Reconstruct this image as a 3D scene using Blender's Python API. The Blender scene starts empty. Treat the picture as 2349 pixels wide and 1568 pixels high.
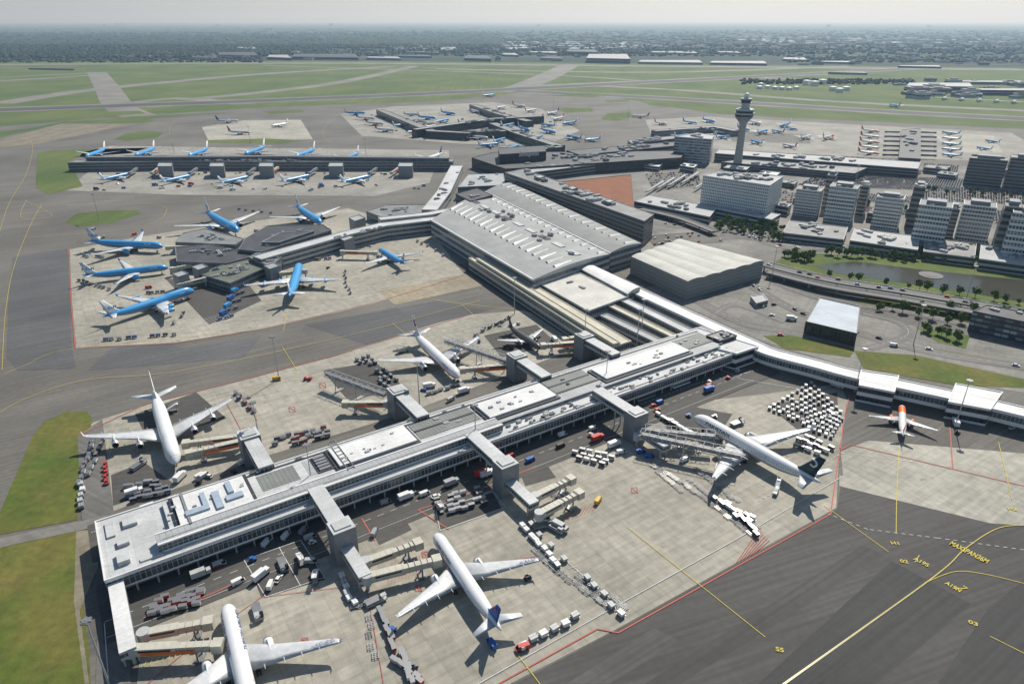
import bpy, math, random
from mathutils import Vector as V, Matrix
random.seed(7)
R=random.random; U=random.uniform; rad=math.radians
SC=bpy.context.scene; COL=SC.collection
# ---- site survey: ground-plane homography of the aerial photograph (metres, z up, survey point 190 m above apron)
F=1566.;CX=1174.5;CY=784.;TH=rad(25.2);H=190.;CT=math.cos(TH);ST=math.sin(TH)
def G(x,y,z=0.):
    u=(x-CX)/F;v=(y-CY)/F;s=(H-z)/(ST+v*CT)
    return V((s*u,s*(CT-v*ST),z))
# ---------------- materials
def nd(t,k,**kw):
    n=t.nodes.new('ShaderNode'+k)
    for a,b in kw.items():
        if a[0]=='_': n.inputs[a[1:].replace('_',' ')].default_value=b
        else: setattr(n,a,b)
    return n
def base(n,ro=.7,me=0):
    m=bpy.data.materials.new(n);m.use_nodes=True;t=m.node_tree;b=t.nodes['Principled BSDF']
    b.inputs['Roughness'].default_value=ro;b.inputs['Metallic'].default_value=me
    return m,t,b
def c4(c): return (c[0],c[1],c[2],1)
def mulnoise(t,col,vec,sc,var,det=4,scl=None):
    if scl:
        mp=nd(t,'Mapping');mp.inputs['Scale'].default_value=scl[:3]
        if len(scl)>3: mp.inputs['Rotation'].default_value=(0,0,scl[3])
        t.links.new(vec,mp.inputs[0]);vec=mp.outputs[0]
    n=nd(t,'TexNoise',_Scale=sc,_Detail=det);t.links.new(vec,n.inputs['Vector'])
    r=nd(t,'MapRange');r.inputs[1].default_value=.3;r.inputs[2].default_value=.7
    r.inputs[3].default_value=1-var;r.inputs[4].default_value=1+var;t.links.new(n.outputs[0],r.inputs[0])
    x=nd(t,'MixRGB',blend_type='MULTIPLY',_Fac=1.);t.links.new(col,x.inputs[1]);t.links.new(r.outputs[0],x.inputs[2])
    return x.outputs[0]
def mixnoise(t,a,b,vec,sc,lo=.45,hi=.55,det=5,scl=None):
    if scl:
        mp=nd(t,'Mapping');mp.inputs['Scale'].default_value=scl;t.links.new(vec,mp.inputs[0]);vec=mp.outputs[0]
    n=nd(t,'TexNoise',_Scale=sc,_Detail=det);t.links.new(vec,n.inputs['Vector'])
    r=nd(t,'MapRange');r.inputs[1].default_value=lo;r.inputs[2].default_value=hi;t.links.new(n.outputs[0],r.inputs[0])
    x=nd(t,'MixRGB');t.links.new(r.outputs[0],x.inputs[0])
    for i,c in ((1,a),(2,b)):
        if isinstance(c,tuple): x.inputs[i].default_value=c4(c)
        else: t.links.new(c,x.inputs[i])
    return x.outputs[0]
def rgb(t,c):
    n=nd(t,'RGB');n.outputs[0].default_value=c4(c);return n.outputs[0]
def mat(n,c,ro=.6,me=0,var=.1,sc=.4):
    m,t,b=base(n,ro,me);tc=nd(t,'TexCoord')
    o=mulnoise(t,rgb(t,c),tc.outputs['Object'],sc,var);t.links.new(mulnoise(t,o,tc.outputs['Object'],sc*6,var*.5),b.inputs['Base Color']);return m
def winmat(n,frame,g1,g2,bw,bh,ms=.12,ro=.15):
    m,t,b=base(n,ro);uv=nd(t,'UVMap')
    k=nd(t,'TexBrick',offset=0.,_Scale=1.,_Color1=c4(g1),_Color2=c4(g2),_Mortar=c4(frame));k.inputs['Brick Width'].default_value=bw
    k.inputs['Row Height'].default_value=bh;k.inputs['Mortar Size'].default_value=ms;k.inputs['Mortar Smooth'].default_value=0
    t.links.new(uv.outputs[0],k.inputs[0]);t.links.new(k.outputs[0],b.inputs['Base Color'])
    r=nd(t,'MapRange');r.inputs[3].default_value=ro;r.inputs[4].default_value=.6;t.links.new(k.outputs[1],r.inputs[0]);t.links.new(r.outputs[0],b.inputs['Roughness']);return m
def roofmat(n,c,bw,bh,var=.12,ms=.06,rot=33.4,ro=.65,dk=.6):
    m,t,b=base(n,ro);uv=nd(t,'UVMap');mp=nd(t,'Mapping');mp.inputs['Rotation'].default_value=(0,0,rad(-rot));t.links.new(uv.outputs[0],mp.inputs[0])
    k=nd(t,'TexBrick',offset=0.,_Scale=1.,_Color1=c4([x*(1-var) for x in c]),_Color2=c4([x*(1+var) for x in c]),_Mortar=c4([x*dk for x in c]))
    k.inputs['Brick Width'].default_value=bw;k.inputs['Row Height'].default_value=bh;k.inputs['Mortar Size'].default_value=ms
    t.links.new(mp.outputs[0],k.inputs[0]);o=mulnoise(t,k.outputs[0],uv.outputs[0],.06,.14);o=mulnoise(t,o,uv.outputs[0],.7,.09);o=mulnoise(t,o,mp.outputs[0],1.2,.08,4,(.06,1,1));t.links.new(o,b.inputs['Base Color']);return m
def concrete(n,c,bw=7.5,bh=5.,rot=33.4,st=.2,stain=(.13,.12,.10)):
    m,t,b=base(n,.85);uv=nd(t,'UVMap');mp=nd(t,'Mapping');mp.inputs['Rotation'].default_value=(0,0,rad(-rot));t.links.new(uv.outputs[0],mp.inputs[0])
    k=nd(t,'TexBrick',offset=0.,_Scale=1.,_Color1=c4([x*.92 for x in c]),_Color2=c4([x*1.06 for x in c]),_Mortar=c4([x*.66 for x in c]))
    k.inputs['Brick Width'].default_value=bw;k.inputs['Row Height'].default_value=bh;k.inputs['Mortar Size'].default_value=.06
    t.links.new(mp.outputs[0],k.inputs[0]);o=mulnoise(t,k.outputs[0],uv.outputs[0],.02,st,6)
    o=mulnoise(t,o,uv.outputs[0],.25,.14,6);o=mulnoise(t,o,mp.outputs[0],.5,.12,5,(.06,1,1));o=mulnoise(t,o,mp.outputs[0],.5,.08,5,(1,.06,1));o=mulnoise(t,o,uv.outputs[0],3,.06)
    x=mixnoise(t,o,stain,uv.outputs[0],.13,.66,.8,6)
    t.links.new(x,b.inputs['Base Color']);return m
def asphalt(n,c,rot=33.4,bw=70,bh=14):
    m,t,b=base(n,.85);uv=nd(t,'UVMap');mp=nd(t,'Mapping');mp.inputs['Rotation'].default_value=(0,0,rad(-rot));t.links.new(uv.outputs[0],mp.inputs[0])
    k=nd(t,'TexBrick',offset=.37,_Scale=1.,_Color1=c4([x*.9 for x in c]),_Color2=c4([x*1.08 for x in c]),_Mortar=c4([x*.85 for x in c]))
    k.inputs['Brick Width'].default_value=bw;k.inputs['Row Height'].default_value=bh;k.inputs['Mortar Size'].default_value=.08
    t.links.new(mp.outputs[0],k.inputs[0]);o=mulnoise(t,k.outputs[0],uv.outputs[0],.012,.22,6)
    o=mulnoise(t,o,uv.outputs[0],.35,.1,6);o=mulnoise(t,o,mp.outputs[0],.6,.2,5,(.03,1,1));o=mulnoise(t,o,uv.outputs[0],4,.08)
    t.links.new(o,b.inputs['Base Color']);return m
def grass(n,a,b2,sc=.02):
    m,t,b=base(n,.95);uv=nd(t,'UVMap')
    o=mixnoise(t,a,b2,uv.outputs[0],sc,.35,.68,8);o=mulnoise(t,o,uv.outputs[0],.3,.2,6);o=mulnoise(t,o,uv.outputs[0],.08,.14,4,(1,.06,1,.4));o=mulnoise(t,o,uv.outputs[0],2.5,.25);t.links.new(o,b.inputs['Base Color']);return m
WH=mat('white_paint',(.74,.74,.72),.4,var=.06);WR=roofmat('white_membrane_roof',(.50,.51,.505),9,6,.05,.06,dk=.72);LG=roofmat('light_grey_roof',(.36,.37,.37),2.2,60,.04,.1,dk=.66)
WR2=roofmat('bright_white_roof',(.66,.66,.645),14,60,.03,.06,dk=.85)
GR=mat('grey_cladding',(.21,.22,.23),.5);LGW=mat('light_grey_cladding',(.44,.45,.44),.5);DK=mat('dark_cladding',(.03,.031,.035),.5);DR=roofmat('dark_bitumen_roof',(.055,.057,.062),6,6,.2)
GG=roofmat('greygreen_roof',(.18,.195,.18),1.8,60,.05,.14,dk=.6)
BG=roofmat('beige_metal_roof',(.50,.465,.36),2,60,.04,.1,-56.6,dk=.75);MG=roofmat('grey_gravel_roof',(.20,.205,.20),8,8,.15,dk=.75)
CR=mat('cream_bridge_panel',(.50,.475,.39),.55,var=.1);ST_=mat('steel_grey',(.3,.3,.3),.4,.6);BK=mat('black_rubber',(.02,.02,.02),.8);GL=winmat('glass_band',(.32,.33,.33),(.03,.045,.055),(.09,.115,.13),1.8,4)
GL2=winmat('office_glass',(.58,.58,.56),(.03,.04,.05),(.10,.12,.14),2.4,3.4,.3);GLD=winmat('dark_glass',(.06,.06,.065),(.015,.02,.025),(.05,.06,.07),2.4,3.5,.15)
GLP=winmat('panelled_glass',(.1,.1,.1),(.03,.05,.08),(.42,.46,.5),4,3.4,.3);HG=mat('hangar_wall',(.5,.51,.5),.6);TC=roofmat('terracotta_deck',(.26,.085,.028),4,4,.12,.35,-30,.85,.55)
RD=mat('red_paint',(.5,.035,.025),.5);OR=mat('orange_paint',(.85,.16,.015),.45);BL=mat('blue_paint',(.02,.12,.40),.45);YE=mat('yellow_paint',(.65,.42,.04),.6);SIL=mat('silver_paint',(.4,.41,.42),.35,.4);BKP=mat('black_paint',(.02,.02,.022),.3);DGP=mat('charcoal_paint',(.09,.085,.08),.35)
KB=mat('sky_blue_paint',(.06,.33,.66),.3,var=.04,sc=.1);KD=mat('deep_blue_paint',(.012,.05,.2),.3);AW=mat('aircraft_white',(.77,.77,.76),.28,var=.04,sc=.3);AG=mat('aircraft_grey',(.47,.48,.49),.35,var=.06);GN=mat('dark_green_paint',(.012,.05,.06),.35)
TB=mat('pale_blue_paint',(.2,.5,.72),.3);WING=mat('wing_metal',(.61,.62,.62),.35,.05,var=.1,sc=.5);DG=mat('window_dark',(.015,.018,.022),.15)
CON=concrete('stand_concrete',(.325,.305,.25));CON2=concrete('light_concrete',(.355,.34,.285),6,6);CONF=concrete('far_concrete',(.28,.27,.235),12,12);ASP=asphalt('apron_asphalt',(.135,.127,.110));ASD=asphalt('dark_asphalt',(.074,.070,.064),20,60,16);ASX=asphalt('fresh_asphalt',(.05,.049,.047));ROAD=asphalt('road_asphalt',(.15,.143,.13),-30,40,7);PAV=concrete('pale_paving',(.20,.192,.17),9,9,-32,.35)
TAX=asphalt('far_taxiway_asphalt',(.20,.19,.165),0,200,60);RWY=asphalt('runway_asphalt',(.075,.075,.075),2,300,60)
GRS=grass('airfield_grass',(.062,.105,.018),(.12,.145,.034),.006);GRB=grass('dry_grass',(.068,.108,.010),(.145,.128,.028),.035);GRL=grass('lawn_grass',(.06,.105,.014),(.12,.14,.025),.03);SOIL=grass('bare_soil',(.24,.21,.155),(.165,.145,.105),.05)
YL=mat('yellow_line_paint',(.58,.47,.07),.8,var=.25,sc=2);RL=mat('red_line_paint',(.45,.12,.09),.8,var=.25,sc=2);WL=mat('white_line_paint',(.55,.55,.53),.8,var=.25,sc=2)
FO1=mat('leaf_light',(.12,.19,.03),.8,var=.3,sc=1);FO2=mat('leaf_dark',(.04,.075,.014),.85,var=.3,sc=1);FOR=mat('forest_foliage',(.016,.034,.018),.9,var=.4,sc=.02);FOR2=mat('forest_foliage_light',(.035,.06,.025),.9,var=.3,sc=.02)
TRK=mat('bark',(.08,.06,.04),.9);WAT=mat('canal_water',(.045,.042,.026),.22,var=.15,sc=.05);WAT.node_tree.nodes['Principled BSDF'].inputs['Specular IOR Level'].default_value=.3;DUCT=mat('duct_paint',(.34,.41,.48),.5);EMB=mat('emblem_white',(.7,.7,.68),.4)
# ---------------- mesh builder
class M:
    def __init__(s): s.v=[];s.f=[];s.mi=[]
    def add(s,vs,fs,mi=0):
        o=len(s.v);s.v+=[tuple(x) for x in vs]
        for f in fs: s.f.append([o+i for i in f]);s.mi.append(mi)
    def box(s,x0,y0,z0,x1,y1,z1,mi=0,mt=None):
        s.prism([(x0,y0),(x1,y0),(x1,y1),(x0,y1)],z0,z1,mi,mt)
    def prism(s,p,z0,z1,mi=0,mt=None,top=True,bot=True):
        n=len(p);s.add([(q[0],q[1],z0) for q in p]+[(q[0],q[1],z1) for q in p],[[i,(i+1)%n,n+(i+1)%n,n+i] for i in range(n)],mi)
        if top: s.add([(q[0],q[1],z1) for q in p],[list(range(n))],mi if mt is None else mt)
        if bot: s.add([(q[0],q[1],z0) for q in p],[list(range(n))[::-1]],mi)
    def cyl(s,x,y,r0,r1,z0,z1,n=12,mi=0):
        a=[(x+r0*math.cos(6.2832*i/n),y+r0*math.sin(6.2832*i/n),z0) for i in range(n)];b=[(x+r1*math.cos(6.2832*i/n),y+r1*math.sin(6.2832*i/n),z1) for i in range(n)]
        s.add(a+b,[[i,(i+1)%n,n+(i+1)%n,n+i] for i in range(n)]+[list(range(n))[::-1],list(range(n,2*n))],mi)
    def loft(s,rings,mi=0,cap=True,mf=None):
        n=len(rings[0]);o=len(s.v)
        for r in rings: s.v+=[tuple(q) for q in r]
        for k in range(len(rings)-1):
            for i in range(n):
                s.f.append([o+k*n+i,o+k*n+(i+1)%n,o+(k+1)*n+(i+1)%n,o+(k+1)*n+i]);s.mi.append(mf(k,i) if mf else mi)
        if cap:
            s.f.append([o+i for i in range(n)][::-1]);s.mi.append(mf(0,0) if mf else mi);s.f.append([o+(len(rings)-1)*n+i for i in range(n)]);s.mi.append(mf(len(rings)-2,0) if mf else mi)
    def bar(s,a,b,w=.15,mi=0):
        a=V(a);b=V(b);d=(b-a).normalized();x=d.cross(V((0,0,1)))
        if x.length<.01:x=V((1,0,0))
        x=x.normalized()*w/2;y=d.cross(x).normalized()*w/2
        s.loft([[p+x+y,p-x+y,p-x-y,p+x-y] for p in (a,b)],mi)
    def wheel(s,x,y,r,w,mi=0,z=None):
        z=r if z is None else z
        s.loft([[(x+r*math.cos(6.2832*i/10),y+t,z+r*math.sin(6.2832*i/10)) for i in range(10)] for t in (-w/2,w/2)],mi)
    def mesh(s,name,mats,off=(0,0,0),smooth=False,uv=True):
        me=bpy.data.meshes.new(name);me.from_pydata([(a-off[0],b-off[1],c-off[2]) for a,b,c in s.v],[],s.f)
        for m in mats: me.materials.append(m)
        me.polygons.foreach_set('material_index',s.mi)
        if smooth: me.polygons.foreach_set('use_smooth',[True]*len(s.f))
        if uv:
            me.update();ul=me.uv_layers.new(name='UVMap').data
            for p in me.polygons:
                n=p.normal
                for li in p.loop_indices:
                    q=s.v[me.loops[li].vertex_index]
                    if abs(n.z)>.5: ul[li].uv=(q[0],q[1])
                    else:
                        l=math.hypot(n.x,n.y) or 1;ul[li].uv=((-n.y*q[0]+n.x*q[1])/l,q[2])
        me.validate();return me
def ob(name,me,parent=None,mtx=None):
    o=bpy.data.objects.new(name,me);COL.objects.link(o)
    if parent: o.parent=parent
    if mtx is not None: o.matrix_basis=mtx
    return o
def thing(name,label,cat,loc=(0,0,0),rz=0,me=None,group=None,sc=1):
    o=ob(name,me);o.location=loc;o.rotation_euler=(0,0,rz);o.scale=(sc,sc,sc);o['label']=label;o['category']=cat
    if group:o['group']=group
    return o
def wpts(px,z=0): return [G(x,y,z).xy for x,y in px]
def ccw(P):
    P=[V((p[0],p[1])) for p in P];A=sum(P[i].x*P[(i+1)%len(P)].y-P[(i+1)%len(P)].x*P[i].y for i in range(len(P)))
    return P if A>0 else P[::-1]
def off(P,d):
    out=[];n=len(P)
    for i in range(n):
        a,b,c=P[i-1],P[i],P[(i+1)%n];e1=(b-a).normalized();e2=(c-b).normalized();n1=V((e1.y,-e1.x));n2=V((e2.y,-e2.x))
        m=(n1+n2);m=m/max(.3,m.length_squared)*2;out.append(b+m*d)
    return out
HV=M();HV.box(-1.2,-.9,0,1.2,.9,1.3,0);HV.cyl(-.5,0,.45,.45,1.3,1.5,10,1);HV.cyl(.55,0,.4,.4,1.3,1.5,10,1);HV.box(1.2,-.3,.2,1.9,.3,.7,2)
HVM=[HV.mesh('ventilation_unit',[LGW,ST_,GR]),HV.mesh('ventilation_unit_dark',[GR,DK,LGW])]
def bld(name,label,cat,P,zt,z0=0,wall=LGW,roof=WR,fl=0,win=GL,hv=0,px=True,group=None,bands=None,flat=True,hs=1.5):
    P=ccw(wpts(P,zt) if px else P);n=len(P);c=sum(P,V((0,0)))/n;L=(c.x,c.y,z0)
    e=thing(name,label,cat,L,group=group)
    m=M();m.prism(P,z0,zt,0,top=False);ob('wall',m.mesh('wall',[wall],L),e)
    if flat:
        m=M();o1=off(P,.12);i1=off(P,-.4);m.prism(o1,zt-.3,zt+.55,0,top=False,bot=True)
        for i in range(n):
            j=(i+1)%n;m.add([(*o1[i],zt+.55),(*o1[j],zt+.55),(*i1[j],zt+.55),(*i1[i],zt+.55)],[[0,1,2,3]],0)
            m.add([(*i1[i],zt+.55),(*i1[j],zt+.55),(*i1[j],zt+.05),(*i1[i],zt+.05)],[[0,1,2,3]],0)
        m.add([(*p,zt+.05) for p in i1],[list(range(n))],1);ob('roof',m.mesh('roof',[wall,roof],L),e)
    fh=(zt-z0)/max(1,fl);bs=bands or [(z0+k*fh+fh*.3,z0+k*fh+fh*.84) for k in range(fl)]
    for a,b in bs:
        m=M();q=off(P,.07);m.prism(q,a,b,0);ob('window',m.mesh('window',[win],L),e)
    for k in range(hv):
        w=[R()**1.5 for _ in P];t=sum(w);p=c.lerp(sum((P[i]*w[i] for i in range(n)),V((0,0)))/t,.9)
        s=U(.6,1)*hs;ob('ventilation_unit',HVM[R()<.3],e,Matrix.Translation((p.x-c.x,p.y-c.y,zt-z0+.05))@Matrix.Rotation(ANG+(R()<.4)*1.57,4,'Z')@Matrix.Diagonal((s*U(.8,2),s,s*U(.6,1),1)))
    return e,P,L
def vault(e,L,P4,z,rise,mats,n=10,waves=1,name='roof',ribs=0):
    A,B,C,D=[V((p[0],p[1])) for p in P4];m=M();K=n*waves
    r0=[];r1=[]
    for k in range(K+1):
        t=k/K;h=z+rise*abs(math.sin(math.pi*t*waves));a=A.lerp(D,t);b=B.lerp(C,t);r0.append((a.x,a.y,h));r1.append((b.x,b.y,h))
    for k in range(K): m.add([r0[k],r1[k],r1[k+1],r0[k+1]],[[0,1,2,3]],0)
    for r in (r0,r1):
        for k in range(K): m.add([r[k],r[k+1],(r[k+1][0],r[k+1][1],z-.4),(r[k][0],r[k][1],z-.4)],[[0,1,2,3]],1)
    o=ob(name,m.mesh(name,mats,L),e);return o
def cpath(P,w,caps=True):
    n=len(P);l=[];r=[]
    for i in range(n):
        d=V((0,0))
        if i>0:d+=(P[i]-P[i-1]).normalized()
        if i<n-1:d+=(P[i+1]-P[i]).normalized()
        d.normalize();q=V((-d.y,d.x));k=1.
        if 0<i<n-1: k=1/max(.5,d.dot((P[i+1]-P[i]).normalized()))
        l.append(P[i]+q*w/2*k);r.append(P[i]-q*w/2*k)
    return l,r
def smooth(P,n=8):
    out=[]
    for i in range(len(P)-1):
        a=P[max(0,i-1)];b=P[i];c=P[i+1];d=P[min(len(P)-1,i+2)]
        for k in range(n):
            t=k/n;out.append(.5*((2*b)+(c-a)*t+(2*a-5*b+4*c-d)*t*t+(3*b-a-3*c+d)*t**3))
    return out+[P[-1]]
def corr(name,label,cat,pts,w,zt,z0=0,sm=False,**k):
    P=wpts(pts,zt)
    if sm:P=smooth(P,5)
    l,r=cpath(P,w);return bld(name,label,cat,r+l[::-1],zt,z0,px=False,**k)
ZC=[0.]
def sheet(name,px,lv,mt):
    m=M();P=ccw(wpts(px));ZC[0]+=.0005;z=lv+ZC[0]
    m.add([(*p,z) for p in P],[list(range(len(P)))],0);o=ob(name,m.mesh(name,[mt]));o['kind']='structure';return o
def line(name,px,w,mt,lv=.34,sm=False,dash=0,close=False,pts=None):
    P=pts or [p.copy() for p in wpts(px)]
    if close:P=P+[P[0]]
    if sm:P=smooth(P,8)
    m=M();ZC[0]+=.0003;z=lv+ZC[0]
    if dash:
        for i in range(len(P)-1):
            d=P[i+1]-P[i];L=d.length;k=0
            while k*dash*2<L:
                a=P[i]+d*(k*dash*2/L);b=P[i]+d*(min(L,k*dash*2+dash)/L);q=V((-d.y,d.x)).normalized()*w/2
                m.add([(*(a-q),z),(*(b-q),z),(*(b+q),z),(*(a+q),z)],[[0,1,2,3]],0);k+=1
    else:
        l,r=cpath(P,w)
        for i in range(len(P)-1): m.add([(*r[i],z),(*r[i+1],z),(*l[i+1],z),(*l[i],z)],[[0,1,2,3]],0)
    o=ob(name,m.mesh(name,[mt]));o['kind']='structure';return o
def textmesh(s,mt,w,h=None,bold=0):
    cu=bpy.data.curves.new('t','FONT');cu.body=s;cu.offset=bold;t=bpy.data.objects.new('t',cu);COL.objects.link(t);bpy.context.view_layer.update()
    me=bpy.data.meshes.new_from_object(t.evaluated_get(bpy.context.evaluated_depsgraph_get()));bpy.data.objects.remove(t)
    xs=[v.co.x for v in me.vertices];ys=[v.co.y for v in me.vertices];a=min(xs);b=max(xs);c=min(ys);d=max(ys);k=w/(b-a);kh=(h/(d-c)) if h else k
    for v in me.vertices: v.co=((v.co.x-a)*k,(v.co.y-c)*kh,0)
    me.materials.clear();me.materials.append(mt);return me
def fm(o,x,y):
    x=V(x).normalized();y=V(y).normalized();z=x.cross(y);m=Matrix((x,y,z)).transposed().to_4x4();m.translation=V(o);return m
def gtext(s,p0,p1,mt=YL,h=None):
    a=G(*p0);b=G(*p1);d=b-a;o=ob('painted_lettering',textmesh(s,mt,d.length,h,.02),None,fm((a.x,a.y,.56),d,(-d.y,d.x,0)));o['kind']='structure'
# ---------------- ground
ANG=rad(33.4)
m=M();m.add([(-60000,-600,0),(60000,-600,0),(60000,90000,0),(-60000,90000,0)],[[0,1,2,3]])
gm,t,b=base('countryside',.95);uv=nd(t,'UVMap')
o=mixnoise(t,(.016,.034,.018),(.055,.08,.03),uv.outputs[0],.0011,.52,.66,6,(.4,1,1));o=mixnoise(t,o,(.10,.10,.075),uv.outputs[0],.0016,.65,.72,3,(.3,1,1));o=mulnoise(t,o,uv.outputs[0],.01,.3,6);t.links.new(o,b.inputs['Base Color'])
ob('ground',m.mesh('ground',[gm]))['kind']='structure'
sheet('woodland_floor',[(-1500,134),(-100,132),(480,128),(700,116),(1000,108),(1300,90),(900,78),(-1500,72)],.02,FOR)
sheet('grass_field',[(-900,146),(-100,143),(700,139),(1500,146),(2500,157),(3200,170),(3200,420),(-900,420)],.04,GRS)
sheet('apron',[(-900,330),(-100,296),(0,290),(340,263),(620,246),(1000,233),(1190,214),(1400,220),(1500,240),(1650,262),(2349,296),(3300,330),(5200,1000),(5200,1900),(-2500,1900),(-2500,700)],.08,ASP)
def rd(pts,w,mt=ROAD,lv=.12,n='taxiway',sm=True): return line(n,pts,w,mt,lv,sm)
rd([(-300,263),(0,252),(600,231),(1000,214),(1300,198),(1700,178),(2080,158)],110,TAX,.095,'taxiway');rd([(-300,263),(0,252),(600,231),(1000,214),(1300,198),(1700,178),(2080,158)],70,RWY,.15,'runway')
rd([(1180,209),(1500,224),(2000,254),(2349,273),(2700,294)],95,TAX,.1,'taxiway');rd([(1180,209),(1500,224),(2000,254),(2349,273),(2700,294)],60,RWY,.15,'runway')
rd([(1180,200),(1450,188),(2060,160)],70,TAX,.13);rd([(0,238),(230,204),(600,170),(900,153)],75,TAX,.13);rd([(420,230),(760,192),(950,152)],60,TAX,.13);rd([(222,166),(245,200),(275,245),(330,270)],70,TAX,.135)
rd([(1165,212),(1250,178),(1310,148)],95,TAX,.135);rd([(-100,193),(222,172)],50,TAX,.13);rd([(-200,150),(700,145),(1500,152),(2349,160)],110,TAX,.12);rd([(1000,158),(1500,166),(1950,152)],60,TAX,.12)
rd([(1330,196),(1560,207),(1900,232),(2349,254)],45,TAX,.13);rd([(300,236),(420,226),(600,244)],45,TAX,.13);rd([(0,178),(240,166)],35,TAX,.13);rd([(1700,178),(2349,196)],40,TAX,.13);rd([(600,150),(1200,170),(1480,186)],35,TAX,.13)
for p in ([(0,266),(320,254),(335,261),(150,272),(0,291)],[(262,320),(290,306),(340,300),(375,305),(360,316),(290,323)],[(85,352),(120,345),(340,339),(300,352),(175,361),(172,395),(190,428),(110,446),(82,430)],
          [(150,510),(175,490),(240,483),(312,482),(322,490),(260,510),(180,521)],[(1278,252),(1300,247),(1355,248),(1362,256),(1300,259)],[(1378,272),(1395,260),(1445,258),(1455,268),(1420,277),(1385,276)],[(1255,220),(1330,214),(1405,217),(1360,223)],[(1385,231),(1440,229),(1445,233),(1390,235)],
          [(250,270),(430,262),(540,258),(300,276)],[(600,256),(690,252),(700,258),(620,262)],[(470,322),(610,318),(700,322),(640,330),(480,328)],[(340,250),(400,243),(630,238),(610,247),(500,252)],[(1480,233),(1600,240),(2100,270),(2349,285),(2349,295),(1800,270),(1640,254),(1490,242)],
          [(0,302),(60,296),(150,279),(300,272),(360,275),(330,283),(140,284),(0,316)]): sheet('grass_verge',p,.17,GRS)
sheet('bare_ground',[(0,322),(140,284),(310,285),(250,296),(90,330),(0,338)],.16,SOIL)
sheet('grass_verge',[(-500,1320),(0,1226),(178,1192),(190,1100),(212,960),(200,944),(150,945),(100,968),(75,1000),(0,1175),(-100,1215),(-500,1290)],.2,GRB)
sheet('grass_verge',[(-600,1400),(0,1255),(172,1219),(228,1210),(228,1290),(185,1330),(205,1500),(215,1700),(-600,1700)],.21,GRB)
sheet('bare_ground',[(175,1219),(230,1212),(226,1300),(183,1400),(205,1568),(195,1568),(170,1380)],.24,SOIL)
# aprons
sheet('concrete_stand',[(300,1700),(330,1430),(480,1360),(740,1262),(860,1225),(1230,1072),(1480,985),(1560,925),(1745,905),(1925,880),(1945,920),(1925,1030),(1918,1165),(1690,1290),(1410,1445),(1170,1568),(1000,1670)],.16,CON)
sheet('concrete_stand',[(180,1000),(215,968),(340,928),(560,872),(770,817),(1000,742),(1080,722),(1200,712),(1350,765),(1335,795),(940,945),(600,1050),(240,1180),(190,1165)],.18,CON)
sheet('concrete_stand',[(160,572),(400,530),(640,500),(800,478),(940,520),(1000,545),(1065,630),(860,697),(600,756),(400,786),(175,800),(165,690)],.16,CON)
sheet('concrete_stand',[(150,437),(215,385),(1000,380),(985,420),(860,450),(400,447)],.16,CONF);sheet('concrete_stand',[(190,350),(250,335),(1030,345),(1030,362),(180,362)],.16,CONF)
sheet('concrete_stand',[(463,292),(560,276),(690,275),(718,320),(480,326)],.16,CON2);sheet('concrete_stand',[(780,262),(900,245),(1130,235),(1240,250),(1330,300),(1250,335),(1060,330),(830,312)],.16,CONF)
sheet('concrete_stand',[(1480,275),(1620,268),(2320,305),(2390,345),(2330,372),(1700,350),(1500,322)],.16,CONF);sheet('concrete_slab',[(868,668),(1068,628),(1110,655),(905,700)],.2,concrete('worn_concrete',(.28,.24,.17),5,5))
sheet('asphalt_patch',[(1660,300),(1850,308),(1860,330),(1680,325)],.2,ASP);sheet('asphalt_patch',[(2130,300),(2280,312),(2300,350),(2190,352)],.2,CON2)
sheet('concrete_apron',[(1928,1035),(1990,1010),(2349,1040),(2500,1060),(2700,1230),(1935,1100)],.18,CON2);sheet('dark_apron',[(1930,1100),(2349,1180),(2900,1290),(3500,1900),(700,1900),(1172,1572),(1412,1448),(1692,1292),(1920,1168)],.22,ASD)
sheet('concrete_apron',[(1925,1090),(2349,1170),(2349,1206),(2270,1200),(1925,1115)],.24,CON2)
sheet('asphalt_patch',[(2045,1287),(2228,1385),(2010,1568),(1740,1568)],.25,ASX);sheet('asphalt_patch',[(1940,930),(1990,900),(2349,975),(2349,1040),(1995,1010),(1932,1032)],.2,ASP)
sheet('asphalt_patch',[(1300,1568),(1500,1440),(1560,1470),(1400,1568)],.245,asphalt('patch_asphalt',(.085,.08,.074),33,30,9));sheet('asphalt_patch',[(2270,1390),(2349,1330),(2500,1400),(2349,1568),(2150,1568)],.245,ASX)
sheet('asphalt_patch',[(1480,1568),(1980,1250),(2030,1275),(1560,1568)],.246,asphalt('worn_asphalt_lane',(.06,.058,.054),33,30,9))
for p in ([(30,590),(155,570),(165,800),(175,845),(40,850),(15,820),(20,690)],[(60,700),(155,690),(160,770),(75,790)],[(300,760),(420,800),(600,770),(560,820),(200,850)],[(700,745),(1000,690),(1120,712),(840,790)]): sheet('asphalt_patch',p,.13,asphalt('mid_asphalt%d'%p[0][0],(U(.09,.115),)*3))
sheet('service_road',[(178,1000),(235,962),(262,1180),(243,1340),(300,1430),(300,1700),(215,1700),(225,1420),(238,1345),(228,1212),(188,1192)],.23,ROAD)
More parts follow.
